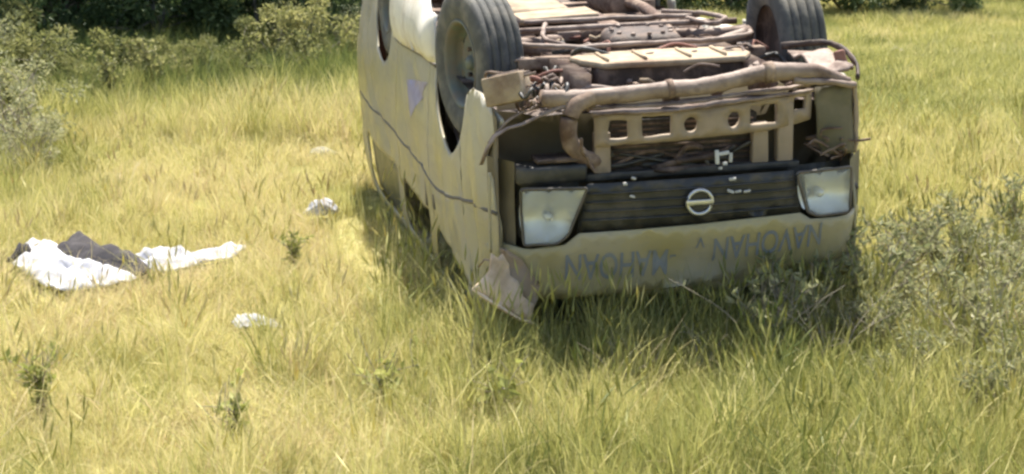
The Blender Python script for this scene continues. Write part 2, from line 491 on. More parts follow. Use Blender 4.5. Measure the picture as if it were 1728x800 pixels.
def dryness(x, y):
    """0 green .. 1 straw, by patches of the meadow"""
    u = x / max(y, 1) / 0.309          # -1..1 across the clearing at this depth
    d = 0.60 + 0.26 * n2(x, y, 0.45, 1.0) + 0.24 * n2(x, y, 1.3, 5.0) + 0.16 * n2(x, y, 3.1, 8.0)
    left = smoothstep(0.25, -0.35, u)
    mid = smoothstep(5.6, 7.6, y) * smoothstep(17.5, 13.0, y)
    d += 0.22 * left * mid                                   # trampled straw on the left
    d += 0.12 * left * smoothstep(7.5, 5.8, y)
    d -= 0.20 * smoothstep(-0.45, -0.1, u) * smoothstep(0.9, 0.5, u) * smoothstep(8.2, 6.2, y)  # greener in front of the van
    d -= 0.10 * smoothstep(0.3, 0.7, u) * smoothstep(10, 8, y)
    d -= 0.10 * smoothstep(0.1, 0.5, u) * smoothstep(10, 14, y)
    d -= 0.62 * smoothstep(12.6, 16.0, y) * smoothstep(0.0, -0.3, u)
    d -= 0.30 * smoothstep(-0.72, -0.92, u) * smoothstep(9.5, 12.0, y)
    return d

def build_grass():
    P, S, ROT, T, K = [], [], [], [], []
    def band(y0, y1, dens, margin):
        # area of the trapezoid in view plus a margin at the sides
        n = int(dens * (y1 - y0) * 2 * (0.31 * (y0 + y1) / 2 + margin))
        wmax = 0.31 * y1 + margin
        cnt = 0
        while cnt < n:
            y = rnd.uniform(y0, y1)
            w = 0.31 * y + margin
            x = rnd.uniform(-wmax, wmax)
            if abs(x) > w: continue
            cnt += 1
            vx, vy = van_xy(x, y)
            if -3.4 < vx < 0.95 and abs(vy) < 0.66: continue       # pressed flat under the roof
            if any(pip(x, y, c) or pip(x, y + 0.12, c) for c in CLOTH): continue
            d = dryness(x, y)
            u = x / y / 0.309
            far = y > 13.5
            hs = 1.0 + 0.35 * n2(x, y, 0.8, 9.0) + 0.25 * n2(x, y, 2.5, 2.0)
            straw = d > 0.70 + rnd.uniform(-0.12, 0.12)
            if far: k = rnd.choice((6, 7, 7)); sc = rnd.uniform(0.8, 1.3) * hs
            elif straw: k = rnd.choice((2, 3, 2, 3, 0)); sc = rnd.uniform(0.75, 1.15) * hs * 0.9
            else: k = rnd.choice((0, 1, 1, 0, 5, 1, 2, 3)); sc = rnd.uniform(0.6, 1.15) * hs
            near_van = max(0, 1 - max(abs(vx - 1.15) / 0.55, 0)) * smoothstep(1.5, 0.7, abs(vy))
            if near_van > 0 and not far: sc *= 1 + 0.75 * near_van
            if -3.4 < vx < 0.8 and 0.6 < vy < 1.3: sc *= 0.72; d -= 0.22          # pressed down along the flank; tint lowered to paint the van's shadow darker
            if 12.5 < y < 19 and u < -0.25: sc *= 1.35; k = rnd.choice((5, 1, k))
            if rnd.random() < 0.03 + 0.10 * near_van + 0.03 * smoothstep(0.2, 0.6, u) and not far: k = 4; sc = rnd.uniform(0.8, 1.15)
            if far and u < 0 and y > 16.5: sc *= 1.15
            bare = smoothstep(0.12, 0.38, n2(x, y, 0.85, 33.0)) * smoothstep(0.1, -0.3, u) * (y < 10.5)
            if bare > 0.3 and k != 4:
                k = rnd.choice((2, 3, 0, 0, 8)); sc *= 1 - 0.3 * bare; d = d * 0.6 + 0.33
            elif not far and rnd.random() < 0.07: k = 8; sc = rnd.uniform(0.7, 1.1); d = d * 0.4 + 0.52
            P.append((x, y, gh(x, y))); S.append(sc)
            ROT.append((rnd.uniform(-0.12, 0.12), rnd.uniform(-0.12, 0.12), rnd.uniform(0, 6.283)))
            T.append(d + rnd.gauss(0, 0.13) + (-0.05 if k == 4 else 0)); K.append(k)
    band(4.7, 7.2, 300, 1.2)
    band(7.2, 10.0, 210, 1.2)
    band(10.0, 13.5, 165, 1.0)
    band(13.5, 19, 72, 1.5)
    band(19, 32, 38, 2.0)
    band(32, 46, 8, 3.0)
    me = bpy.data.meshes.new("grass")
    me.from_pydata(P, [], [])
    for nm, ty, dat in (("gscale", 'FLOAT', S), ("tint", 'FLOAT', T)):
        a = me.attributes.new(nm, ty, 'POINT'); a.data.foreach_set("value", np.array(dat, dtype=np.float32))
    a = me.attributes.new("variant", 'INT', 'POINT'); a.data.foreach_set("value", np.array(K, dtype=np.int32))
    a = me.attributes.new("grot", 'FLOAT_VECTOR', 'POINT'); a.data.foreach_set("vector", np.array(ROT, dtype=np.float32).ravel())
    me.materials.append(M['grass'])
    o = bpy.data.objects.new("grass", me)
    COL.objects.link(o)
    tag(o, "dry yellow and green meadow grass covering the whole clearing", "grass", kind='stuff')
    ng = bpy.data.node_groups.new("scatter_grass", 'GeometryNodeTree')
    ng.interface.new_socket("Geometry", in_out='INPUT', socket_type='NodeSocketGeometry')
    ng.interface.new_socket("Geometry", in_out='OUTPUT', socket_type='NodeSocketGeometry')
    n, l = ng.nodes, ng.links
    gi, go = n.new("NodeGroupInput"), n.new("NodeGroupOutput")
    ip = n.new("GeometryNodeInstanceOnPoints")
    ci = n.new("GeometryNodeCollectionInfo")
    ci.inputs["Collection"].default_value = tufts
    ci.inputs["Separate Children"].default_value = True
    ci.inputs["Reset Children"].default_value = True
    ip.inputs["Pick Instance"].default_value = True
    def attr(nm, ty):
        q = n.new("GeometryNodeInputNamedAttribute"); q.data_type = ty; q.inputs["Name"].default_value = nm
        return q.outputs["Attribute"]
    l.new(gi.outputs[0], ip.inputs["Points"])
    l.new(ci.outputs[0], ip.inputs["Instance"])
    l.new(attr("variant", 'INT'), ip.inputs["Instance Index"])
    er = n.new("FunctionNodeEulerToRotation")
    l.new(attr("grot", 'FLOAT_VECTOR'), er.inputs[0])
    l.new(er.outputs[0], ip.inputs["Rotation"])
    l.new(attr("gscale", 'FLOAT'), ip.inputs["Scale"])
    l.new(ip.outputs[0], go.inputs[0])
    mod = o.modifiers.new("scatter", 'NODES'); mod.node_group = ng
    return len(P)
NG = build_grass()
print("grass clumps", NG)

# ------------------------------------------------------------------ the overturned van (x forward from the front axle, y left, z up as if it stood on its wheels)
BASE = Vector((-1.2, 0, 1.62))
van = bpy.data.objects.new("minibus", None)
COL.objects.link(van)
van.matrix_world = Matrix.Translation(VAN_R @ BASE + VAN_T) @ VAN_R.to_4x4()
van.empty_display_size = 0.3
tag(van, "wrecked cream yellow minibus lying upside down on its crushed roof in the grass", "van")

ROUGH = {M[k].name for k in ('under', 'under_dark', 'pale_pipe', 'beam')}
def part(name, geo, m, parent=None, smooth=True):
    """a part of the van; geometry is given in van coordinates"""
    if m.name in ROUGH:      # caked dust and knocks: no pipe or bracket stays true
        geo = ([v + Vector((noise.noise(v * 21.0), noise.noise(v * 21.0 + Vector((5, 0, 0))), noise.noise(v * 21.0 + Vector((0, 9, 0))))) * 0.006 for v in map(Vector, geo[0])], geo[1])
    o = mesh_obj(name, geo[0], geo[1], m, parent or van, smooth)
    if parent is None: o.location = -BASE
    return o

def crush(x, z):
    """how far the cab and roof are pressed down"""
    if z <= 1.2: return z
    k = 0.44 + 0.26 * smoothstep(0.6, -3.2, x)
    return 1.2 + (z - 1.2) * k

PROF = [(0.15, 0.775), (0.30, 0.805), (0.50, 0.83), (0.80, 0.845), (1.04, 0.848), (1.30, 0.835), (1.60, 0.81), (1.95, 0.775)]
def half(z):
    for (z0, y0), (z1, y1) in zip(PROF, PROF[1:]):
        if z <= z1: return y0 + (y1 - y0) * max(0, (z - z0) / (z1 - z0))
    return PROF[-1][1]

CREASES = [(0.35, 1.02, 0.9, 0.35, 0.020), (0.62, 0.95, -0.6, 0.30, 0.022), (-0.15, 1.12, 1.6, 0.30, 0.014), (-1.1, 0.62, 0.25, 0.5, 0.018), (-1.5, 0.95, 1.2, 0.4, 0.016), (-0.9, 1.2, -0.4, 0.35, 0.016), (-2.6, 1.05, 0.5, 0.6, 0.024), (-3.0, 0.8, -0.8, 0.4, 0.02), (0.75, 0.62, 1.3, 0.25, 0.02)]
def creased(x, z, k=1.0):
    """sharp folds in the sheet metal: (x, z, slope, half length, depth)"""
    d = 0
    for cx, cz, sl, L, h in CREASES:
        u = (x - cx + sl * (z - cz)) / math.sqrt(1 + sl * sl); v = ((z - cz) - sl * (x - cx)) / math.sqrt(1 + sl * sl)
        if sl > 0: u, v = ((z - cz) - sl * (x - cx)) / math.sqrt(1 + sl * sl), ((x - cx) + sl * (z - cz)) / math.sqrt(1 + sl * sl)
        fall = max(0, 1 - (v / L) ** 2)
        d -= h * fall * max(0, 1 - abs(u) / 0.09)
    return d * k
def side_map(sgn, off=0.0, dent=1.0):
    def f(x, z):
        y = half(z)
        y -= 0.055 * smoothstep(0.70, 0.97, x)
        y += dent * (0.014 * noise.noise(Vector((x * 1.6, z * 2.0, 4.0 + sgn))) + 0.006 * noise.noise(Vector((x * 4.5, z * 4.5, 9.0))))
        y += creased(x if sgn > 0 else x + 0.4, z)
        y += dent * 0.045 * smoothstep(-1.6, -3.2, x) * smoothstep(0.3, 0.9, z)      # bowed out by the crush
        y += dent * 0.015 * smoothstep(1.15, 1.5, z)
        return (x, sgn * (y + off), crush(x, z))
    return f

def arch(cx, r, a0=0, a1=180, n=18):
    return [(cx + r * math.cos(R(a0 + (a1 - a0) * k / n)), 0.345 + r * math.sin(R(a0 + (a1 - a0) * k / n))) for k in range(n + 1)]

def solid(o, t=0.012, off=-1):
    s = o.modifiers.new("thickness", 'SOLIDIFY'); s.thickness = t; s.offset = off
    return o

G = 0.006   # half a panel gap
WIN_F = round_poly([(0.52, 1.30), (-0.50, 1.30), (-0.54, 1.84), (0.16, 1.84)], 0.06)
WIN_S = round_poly([(-0.76, 1.31), (-1.76, 1.33), (-1.76, 1.84), (-0.76, 1.84)], 0.09)
WIN_R = round_poly([(-1.96, 1.33), (-3.20, 1.35), (-3.12, 1.84), (-1.96, 1.84)], 0.09)
AR = 0.415
def build_side(sgn):
    # outlines in (x, z)
    fa = arch(0, AR)                                # front arch from +x to -x over the top
    corner_panel = [(0.70, 1.60), (0.30, 0.66)] + arch(0, AR, 42, 10, 6) + [(0.50, 0.375), (0.70, 0.36), (0.96, 0.43), (0.80, 0.60), (0.86, 0.70), (0.90, 0.80), (0.945, 0.88), (0.945, 1.10), (0.93, 1.20)]
    o = solid(part("cab_corner_panel", sheet_geo(corner_panel, [], side_map(sgn), 0.03), M['paint']))
    a_pts = arch(0, AR, 46, 172)
    door_rear = -0.62
    front_door = a_pts + [(-0.44, 0.30), (door_rear + G, 0.30), (door_rear + G, 1.92), (0.12, 1.92), (0.59, 1.40)]
    # keep the outline in order: bottom front, arch, bottom rear, up the rear edge, along the roof, down the pillar
    fd = solid(part("front_door", sheet_geo(front_door, [WIN_F], side_map(sgn), 0.035), M['paint']))
    slide = [(door_rear - G, 0.43), (-1.86 + G, 0.43), (-1.86 + G, 1.92), (door_rear - G, 1.92)]
    sd = solid(part("sliding_door", sheet_geo(slide, [WIN_S], side_map(sgn), 0.035), M['paint']))
    b_pts = arch(-2.415, 0.375, 8, 172)
    quarter = [(-1.86 - G, 0.36), (-2.03, 0.36)] + b_pts + [(-2.80, 0.36), (-3.46, 0.38), (-3.52, 0.9), (-3.50, 1.3), (-3.40, 1.92), (-1.86 - G, 1.92)]
    qp = solid(part("rear_quarter_panel", sheet_geo(quarter, [WIN_R], side_map(sgn), 0.045), M['paint']))
    for nm, w, pr in (("window_pane", WIN_R, qp),) if sgn > 0 else (("window_pane", WIN_F, fd), ("window_pane", WIN_R, qp)):
        part(nm, sheet_geo(w, [], side_map(sgn, -0.018), 0.12), M['window'], pr)
    # handles near the seam
    for (x, z, L, pr) in ((-0.53, 1.13, 0.08, fd), (-0.86, 1.15, 0.17, sd)):
        f = side_map(sgn)
        c = Vector(f(x, z)) + Vector((0, sgn * 0.006, 0))
        bevel_box(part("door_handle", box_geo(c, (0.045, 0.024, L)), M['trim'], pr), 0.008)
    # dark strip painting in the shade of the flank's body crease
    f = side_map(sgn, 0.010)
    pts = [f(x, 0.83 + 0.21 * smoothstep(0.95, -0.55, x) + 0.05 * smoothstep(-0.6, -3.4, x)) for x in np.linspace(0.92, -3.45, 40)]
    part("crease_shade_strip", tube_geo(pts, 0.0075, 6, squash=1.2), M['trim'])
    # bulged sill between the wheels
    def sill(x, z):
        t = (z - 0.14) / 0.28
        bulge = 0.075 * math.sin(math.pi * min(1, max(0, t))) ** 0.7 * (0.75 + 0.5 * noise.noise(Vector((x * 2.2, 1.3, sgn)))) * smoothstep(-2.05, -1.8, x) * smoothstep(-0.34, -0.5, x)
        zz = z - 0.05 * noise.noise(Vector((x * 2.6, 7.0, sgn))) * (1 - t) + 0.0
        return (x, sgn * (0.80 + bulge + (0.03 if sgn > 0 else 0) * t), zz + 0.09 * smoothstep(-0.4, -2.0, x) * t)
    o = part("sill_panel", sheet_geo(resample([(-0.42, 0.17), (-0.37, 0.40), (-2.02, 0.42), (-1.98, 0.14), (-1.2, 0.10)] if sgn > 0 else [(-0.42, 0.36), (-0.37, 0.43), (-2.02, 0.43), (-1.98, 0.36)], 0.05), [], sill, 0.045), M['sill_paint'])
    solid(o, 0.015)
    pts = [sill(x, 0.415) for x in np.linspace(-0.4, -1.98, 24)]
    part("sill_seam", tube_geo([Vector(p) + Vector((0, sgn * 0.004, 0.006)) for p in pts], 0.010, 6), M['trim'])
build_side(1)
build_side(-1)

# bench seats added inside the cabin to keep the window openings dark
M['seat'] = mat("dark_seat_cloth", (0.035, 0.032, 0.028), (0.06, 0.055, 0.048), rough=0.95, scale=12)
for x in (0.15, -0.75, -1.55, -2.30, -3.05):
    st = part("added_bench_seat", box_geo((x, 0, 0.78), (0.48, 1.42, 0.16)), M['seat'])
    bevel_box(st, 0.05, 3)
    bevel_box(part("added_seat_back", box_geo((x - 0.26, 0, 1.08), (0.12, 1.42, 0.72), (0, -0.1, 0)), M['seat'], st), 0.04, 3)
    for yy in (-0.5, 0.5):
        part("added_seat_leg", box_geo((x, yy, 0.57), (0.36, 0.04, 0.28)), M['under_dark'], st)
# mauve triangle on the sliding door
f = side_map(1, 0.014)
part("door_patch", sheet_geo([(-0.66, 0.545), (-1.42, 0.66), (-1.20, 0.83)], [], f, 0.05), M['door_patch'])

# roof, rear wall
def roof_map(x, y):
    z = 1.93 + 0.05 * (1 - (y / 0.78) ** 2)
    return (x, y, crush(x, z) + 0.025 * noise.noise(Vector((x * 2, y * 3, 2.0))))
solid(part("roof", sheet_geo(round_poly([(0.10, 0.77), (-3.40, 0.80), (-3.40, -0.80), (0.10, -0.77)], 0.1), [], roof_map, 0.12), M['paint']), 0.012)
def rear_map(y, z):
    return (-3.50 - 0.02 * math.cos(y) + 0.10 * smoothstep(1.2, 1.95, z) + 0.015 * noise.noise(Vector((y * 2, z * 2, 8))), y, crush(-3.4, z))
tg = part("tailgate", sheet_geo([(-0.80, 0.36), (0.80, 0.36), (0.87, 0.9), (0.82, 1.4), (0.72, 1.92), (-0.72, 1.92), (-0.82, 1.4), (-0.87, 0.9)], [round_poly([(-0.66, 1.3), (0.66, 1.3), (0.58, 1.82), (-0.58, 1.82)], 0.08)], rear_map, 0.08), M['paint'])
solid(tg)
part("window_pane", sheet_geo(round_poly([(-0.66, 1.3), (0.66, 1.3), (0.58, 1.82), (-0.58, 1.82)], 0.08), [], lambda y, z: (rear_map(y, z)[0] + 0.02, y, crush(-3.4, z)), 0.15), M['window'], tg)
for s in (-1, 1):
    bevel_box(part("tail_lamp", box_geo((-3.53, s * 0.76, 0.86), (0.04, 0.11, 0.34)), M['rust'], tg), 0.01)

# ---- front
def front_x(y, z):
    x = 1.115 - 0.10 * (abs(y) / 0.8) ** 3 - 0.16 * smoothstep(0.70, 0.86, abs(y)) 
    x -= 0.22 * max(0, z - 0.93)
    return x + 0.010 * noise.noise(Vector((y * 3, z * 3, 1.0))) - 0.014 * max(0, 1 - abs(z - 1.13 + 0.25 * (y + 0.3)) / 0.05) * smoothstep(0.75, 0.3, abs(y + 0.3)) - 0.012 * max(0, 1 - abs(y - 0.62 + 0.4 * (z - 1.05)) / 0.04)
def front_map(off=0.0):
    return lambda y, z: (front_x(y, z) + off, y, crush(1.0, z))
hood = [(0.84, 0.98), (0.80, 0.955), (0.68, 0.962), (0.55, 0.945), (0.49, 0.895), (0.0, 0.885), (-0.47, 0.872), (-0.52, 0.905), (-0.66, 0.915), (-0.80, 0.91), (-0.84, 0.93), (-0.83, 1.10), (-0.55, 1.125), (0.0, 1.165), (0.55, 1.185), (0.83, 1.17)]
fp = solid(part("front_panel", sheet_geo(hood, [], front_map(), 0.045), M['paint']))
# windscreen with its frame, pressed back
def ws_map(off=0.0):
    return lambda y, z: (1.045 - (z - 1.15) * 0.80 - 0.10 * (abs(y) / 0.75) ** 3 + off, y, crush(0.8, z) + 0.02 * noise.noise(Vector((y * 4, z * 3, 5))))
ws_out = [(-0.80, 1.105), (-0.5, 1.13), (0.0, 1.165), (0.55, 1.19), (0.80, 1.18), (0.70, 1.93), (-0.70, 1.93)]
ws_in = round_poly([(-0.72, 1.27), (0.72, 1.27), (0.63, 1.86), (-0.63, 1.86)], 0.07)
wf = solid(part("windscreen_frame", sheet_geo(ws_out, [ws_in], ws_map(), 0.07), M['paint']))
part("windscreen", sheet_geo(ws_in, [], ws_map(-0.012), 0.1), M['window'], wf)

# grille between the headlamps, with slats and ring badge
gr_out = [(0.452, 0.690), (0.495, 0.893), (0.0, 0.883), (-0.475, 0.870), (-0.440, 0.690)]
gr = solid(part("grille", sheet_geo(gr_out, [], front_map(-0.018), 0.05), M['black']), 0.01)
for z in (0.73, 0.768, 0.806, 0.844):
    w = 0.445 + (z - 0.69) * 0.2
    pts = [(front_x(y, z) - 0.012, y, z) for y in np.linspace(-w + 0.015, w, 18)]
    part("grille_slat", tube_geo(pts, 0.007, 6, squash=0.7), M['black'], gr)
badge_c = Vector((front_x(0, 0.785) + 0.012, -0.014, 0.785))
ring = [badge_c + Vector((0, 0.053 * math.cos(t), 0.051 * math.sin(t))) for t in np.linspace(0, 2 * math.pi, 33)[:-1]]
rv, rf = tube_geo(ring, 0.0085, 8, caps=False)
rf += [(31 * 8 + k, 31 * 8 + (k + 1) % 8, (k + 1) % 8, k) for k in range(8)]
bd = part("badge", (rv, rf), M['chrome'], gr)
bar = part("badge_bar", box_geo(badge_c + Vector((0.002, 0, 0)), (0.012, 0.118, 0.022)), M['chrome'], gr)
bevel_box(bar, 0.003)
disc = part("badge_disc", tube_geo([badge_c - Vector((0.012, 0, 0)), badge_c - Vector((0.006, 0, 0))], 0.05, 24), M['black'], gr, smooth=False)
# loose white shards caught at the grille
shards = [(-0.152, 0.752, 0.030, 0.012), (-0.185, 0.755, 0.028, 0.010), (-0.225, 0.757, 0.030, 0.010), (0.270, 0.745, 0.022, 0.010), (0.30, 0.69, 0.018, 0.012), (0.265, 0.668, 0.02, 0.01), (-0.16, 0.70, 0.03, 0.012)]
for (y, z, w, h) in shards:
    bevel_box(part("glass_shard", box_geo((front_x(y, z) + 0.004, y, z), (0.012, w, h), (rnd.uniform(-.4, .4), rnd.uniform(-.3, .3), rnd.uniform(-.3, .3))), M['debris'], gr), 0.003)

# headlamps: dark housing, silver bowl, clear lens
def headlamp(s):
    q = [(0.455, 0.700), (0.722, 0.700), (0.715, 0.942), (0.58, 0.935), (0.535, 0.900)]
    q = [(s * a, b) for a, b in q]
    if s < 0: q = [(-a * 1.0, b) for a, b in [(0.445, 0.695), (0.715, 0.70), (0.712, 0.898), (0.55, 0.893), (0.50, 0.872)]]
    q = round_poly(q, 0.015, 2)
    yc = sum(p[0] for p in q) / len(q); zc = sum(p[1] for p in q) / len(q)
    hl = part("headlamp", sheet_geo(q, [], lambda y, z: (front_x(y, z) - 0.13, y, z), 0.05), M['black'])
    def bowl(y, z):
        d = ((y - yc) / 0.13) ** 2 + ((z - zc) / 0.11) ** 2
        return (front_x(y, z) - 0.012 - 0.095 * max(0, 1 - d * 0.72) , y, z)
    part("reflector", sheet_geo(q, [], bowl, 0.03), M['reflector'], hl)
    bulb = (front_x(yc, zc) - 0.06, yc, zc)
    part("bulb", tube_geo([Vector(bulb) - Vector((0.04, 0, 0)), Vector(bulb), Vector(bulb) + Vector((0.018, 0, 0))], [0.02, 0.02, 0.01], 12), M['reflector'], hl)
    solid(part("lens", sheet_geo(q, [], front_map(0.004), 0.05), M['lens'], hl), 0.006)
    rim = [Vector((front_x(y, z) + 0.002, y, z)) for y, z in resample(q, 0.03)]
    V, F = tube_geo(rim + [rim[0]], 0.007, 6, caps=False)
    part("lamp_rim", (V, F), M['trim'], hl)
headlamp(1)
headlamp(-1)
# empty corner-lamp pockets
part("lamp_pocket", sheet_geo([(0.735, 0.60), (0.822, 0.60), (0.822, 0.975), (0.735, 0.975)], [], lambda y, z: (front_x(y, z) - 0.045, y, z), 0.05), M['void'])
part("lamp_pocket", sheet_geo([(-0.725, 0.68), (-0.85, 0.68), (-0.85, 0.965), (-0.725, 0.965)], [], lambda y, z: (front_x(y, z) - 0.03, y, z), 0.05), M['shade_olive'])
part("corner_post", tube_geo(catmull([(0.965, 0.838, 0.64), (0.965, 0.842, 0.8), (0.97, 0.843, 0.98)]), 0.007, 6), M['paint'])

# lettering across the front panel (upside down in the place, as the van is)
def lettering(txt, y0, y1, z0, z1, slope, m):
    cu = bpy.data.curves.new("lettering", 'FONT')
    cu.body = txt
    cu.size = 1.0
    cu.offset = 0.009
    tmp = bpy.data.objects.new("lettering", cu)
    COL.objects.link(tmp)
    dg = bpy.context.evaluated_depsgraph_get()
    me = bpy.data.meshes.new_from_object(tmp.evaluated_get(dg))
    COL.objects.unlink(tmp); bpy.data.objects.remove(tmp)
    bm = bmesh.new(); bm.from_mesh(me)
    bmesh.ops.triangulate(bm, faces=bm.faces)
    xs = [v.co.x for v in bm.verts]; ys = [v.co.y for v in bm.verts]
    ax, bx, ay, by = min(xs), max(xs), min(ys), max(ys)
    bmesh.ops.subdivide_edges(bm, edges=[e for e in bm.edges if e.calc_length() > 0.25], cuts=2)
    for v in bm.verts:
        y = y0 + (v.co.x - ax) / (bx - ax) * (y1 - y0)
        z = z0 + (v.co.y - ay) / (by - ay) * (z1 - z0) + slope * (y - y0)
        v.co = (front_x(y, z) + 0.0035, y, crush(1.0, z))
    # text reads for someone facing the front: from the van's right (-y) to its left
    z_up = True
    bm.to_mesh(me); bm.free()
    me.materials.clear(); me.materials.append(m)
    o = bpy.data.objects.new("lettering", me)
    COL.objects.link(o); o.parent = fp
    return o
# letter tops point to the van's roof, so they stand on their heads here
lettering("-MAHOAN", 0.075, 0.545, 0.985, 1.105, 0.0, M['letter'])
lettering("NAVOHAN", -0.575, -0.085, 0.922, 1.03, 0.06, M['letter'])
lettering("V", -0.045, -0.005, 0.94, 0.99, 0.0, M['letter'])

# torn tan piece hanging at the left front corner
def torn(y, z):
    return (1.12 + 0.05 * math.sin((y * 9 + z * 5)) + 0.03 * noise.noise(Vector((y * 9, z * 9, 3))), y, z)
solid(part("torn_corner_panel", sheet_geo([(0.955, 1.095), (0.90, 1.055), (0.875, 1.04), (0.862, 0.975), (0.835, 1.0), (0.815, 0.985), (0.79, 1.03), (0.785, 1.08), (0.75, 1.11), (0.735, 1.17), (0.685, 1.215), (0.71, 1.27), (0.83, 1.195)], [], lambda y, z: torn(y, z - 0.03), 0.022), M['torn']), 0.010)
solid(part("broken_mirror_shell", sheet_geo([(0.82, 0.97), (0.765, 1.0), (0.725, 1.03), (0.68, 1.10), (0.645, 1.155), (0.66, 1.20), (0.69, 1.235), (0.75, 1.15), (0.79, 1.08)], [], lambda y, z: (torn(y, z)[0] - 0.035, y, z - 0.03), 0.025), M['torn_dark']), 0.012)
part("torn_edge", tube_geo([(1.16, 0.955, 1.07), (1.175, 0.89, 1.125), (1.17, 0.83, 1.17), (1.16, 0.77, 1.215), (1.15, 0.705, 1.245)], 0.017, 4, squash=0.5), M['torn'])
part("loose_strap", tube_geo([(1.03, 0.905, 1.02), (1.05, 0.885, 0.985), (1.06, 0.855, 0.99), (1.05, 0.845, 1.03)], 0.010, 4, squash=0.4), M['torn_dark'])

# radiator support beam with its holes
def holes_beam():
    out = round_poly([(0.40, 0.420), (0.40, 0.555), (0.10, 0.545), (-0.36, 0.530), (-0.44, 0.52), (-0.56, 0.50), (-0.56, 0.385), (-0.36, 0.395), (0.0, 0.415)], 0.01, 2)
    hs = [round_poly([(a, b), (c, b), (c, d), (a, d)], 0.008, 2) for a, c, b, d in ((0.26, 0.34, 0.445, 0.525), (0.075, 0.20, 0.435, 0.520), (-0.40, -0.27, 0.42, 0.50), (-0.535, -0.475, 0.40, 0.455))]
    for cy, cz in ((-0.010, 0.482), (-0.200, 0.472)):
        hs.append([(cy + 0.030 * math.cos(t), cz + 0.034 * math.sin(t)) for t in np.linspace(0, 2 * math.pi, 21)[:-1]])
    return out, hs
bo, bh = holes_beam()
bmz = lambda y, z: (1.02 - 0.05 * (y / 0.5) ** 2, y, z)
beam = solid(part("support_beam", sheet_geo(bo, bh, bmz, 0.04), M['beam']), 0.02)
fl = [(1.03 - 0.05 * (y / 0.5) ** 2, y, z) for y, z in ((0.41, 0.415), (0.2, 0.412), (0.0, 0.408), (-0.2, 0.392), (-0.34, 0.385), (-0.56, 0.378))]
part("beam_flange", tube_geo(catmull(fl), 0.014, 6, squash=0.6), M['pale_pipe'], beam)
part("beam_flange", tube_geo([Vector(p) + Vector((-0.03, 0, -0.02)) for p in catmull(fl)], 0.02, 6, squash=0.4), M['pale_pipe'], beam)
# posts behind the beam, lower cross bar
for (y, z0, z1) in ((0.36, 0.50, 0.70), (-0.44, 0.42, 0.70), (-0.33, 0.5, 0.70)):
    bevel_box(part("support_post", box_geo((0.955, y, (z0 + z1) / 2), (0.05, 0.07, z1 - z0)), M['beam']), 0.006)
bevel_box(part("support_rail", box_geo((0.97, -0.0, 0.685), (0.05, 1.0, 0.03)), M['black']), 0.006)
# radiator, and a dark sheet added behind to keep the bay dark
bevel_box(part("radiator", box_geo((0.90, 0.0, 0.58), (0.06, 0.66, 0.24)), M['radiator']), 0.01)
for k in range(9):
    part("radiator_tube", tube_geo([(0.934, -0.31, 0.48 + k * 0.024), (0.934, 0.31, 0.48 + k * 0.024)], 0.006, 5), M['under_dark'])
part("shade_bulkhead", box_geo((0.70, 0, 0.78), (0.02, 1.5, 0.80)), M['void'])
for s in (1, -1):
    part("inner_wing", sheet_geo([(0.70, 0.36), (0.95, 0.42), (0.96, 1.0), (0.70, 1.0)], [], lambda x, z, s=s: (x, 0.80 if s > 0 else -0.735, z), 0.1), M['void'])
# headlamp carrier on the left, dark block and ledge
bevel_box(part("lamp_carrier", box_geo((0.955, 0.585, 0.655), (0.14, 0.30, 0.075)), M['black']), 0.015)
bevel_box(part("lamp_carrier", box_geo((0.955, 0.55, 0.60), (0.12, 0.20, 0.02)), M['under_dark']), 0.006)
# olive corner panel on the right: body paint with shade in its colour
solid(part("front_corner_panel", sheet_geo([(-0.575, 0.365), (-0.735, 0.362), (-0.755, 0.655), (-0.62, 0.66), (-0.585, 0.60)], [], lambda y, z: (0.97 + 0.02 * noise.noise(Vector((y * 5, z * 5, 1))), y, z), 0.05), M['shade_olive']), 0.012)
part("corner_flange", tube_geo(catmull([(1.0, -0.46, 0.325), (1.0, -0.60, 0.335), (0.98, -0.745, 0.362)]), 0.022, 6, squash=0.7), M['pale_pipe'])
part("wing_edge", tube_geo(catmull([(0.95, -0.752, 0.36), (0.955, -0.765, 0.5), (0.96, -0.765, 0.66)]), 0.012, 6), M['beam'])
for k in range(14):   # crumpled tangle above the right headlamp
    a = Vector((0.95 + rnd.uniform(-.04, .06), -0.58 - rnd.uniform(0, .15), 0.60 + rnd.uniform(-0.04, 0.08)))
    part("bent_bracket", tube_geo(catmull([a, a + Vector((rnd.uniform(-.05, .05), rnd.uniform(-.07, .07), rnd.uniform(-.04, .04))), a + Vector((rnd.uniform(-.05, .05), rnd.uniform(-.12, .12), rnd.uniform(-.05, .07)))]), 0.0055, 5), M['under'])
for (y, z, w, h) in ((-0.115, 0.62, 0.018, 0.06), (-0.145, 0.605, 0.045, 0.016), (-0.175, 0.625, 0.014, 0.04), (-0.15, 0.65, 0.02, 0.014), (-0.13, 0.668, 0.016, 0.012)):
    bevel_box(part("white_bracket", box_geo((1.045, y, z), (0.012, w, h), (rnd.uniform(-.4, .4), .2, .1)), M['debris']), 0.003)
for k in range(10):
    part("bay_hose", tube_geo(catmull([(rnd.uniform(.93, .99), rnd.uniform(-.32, .36), rnd.uniform(.58, .68)) for _ in range(3)]), rnd.uniform(0.007, 0.014), 6), M['under_dark'] if k % 3 else M['black'])

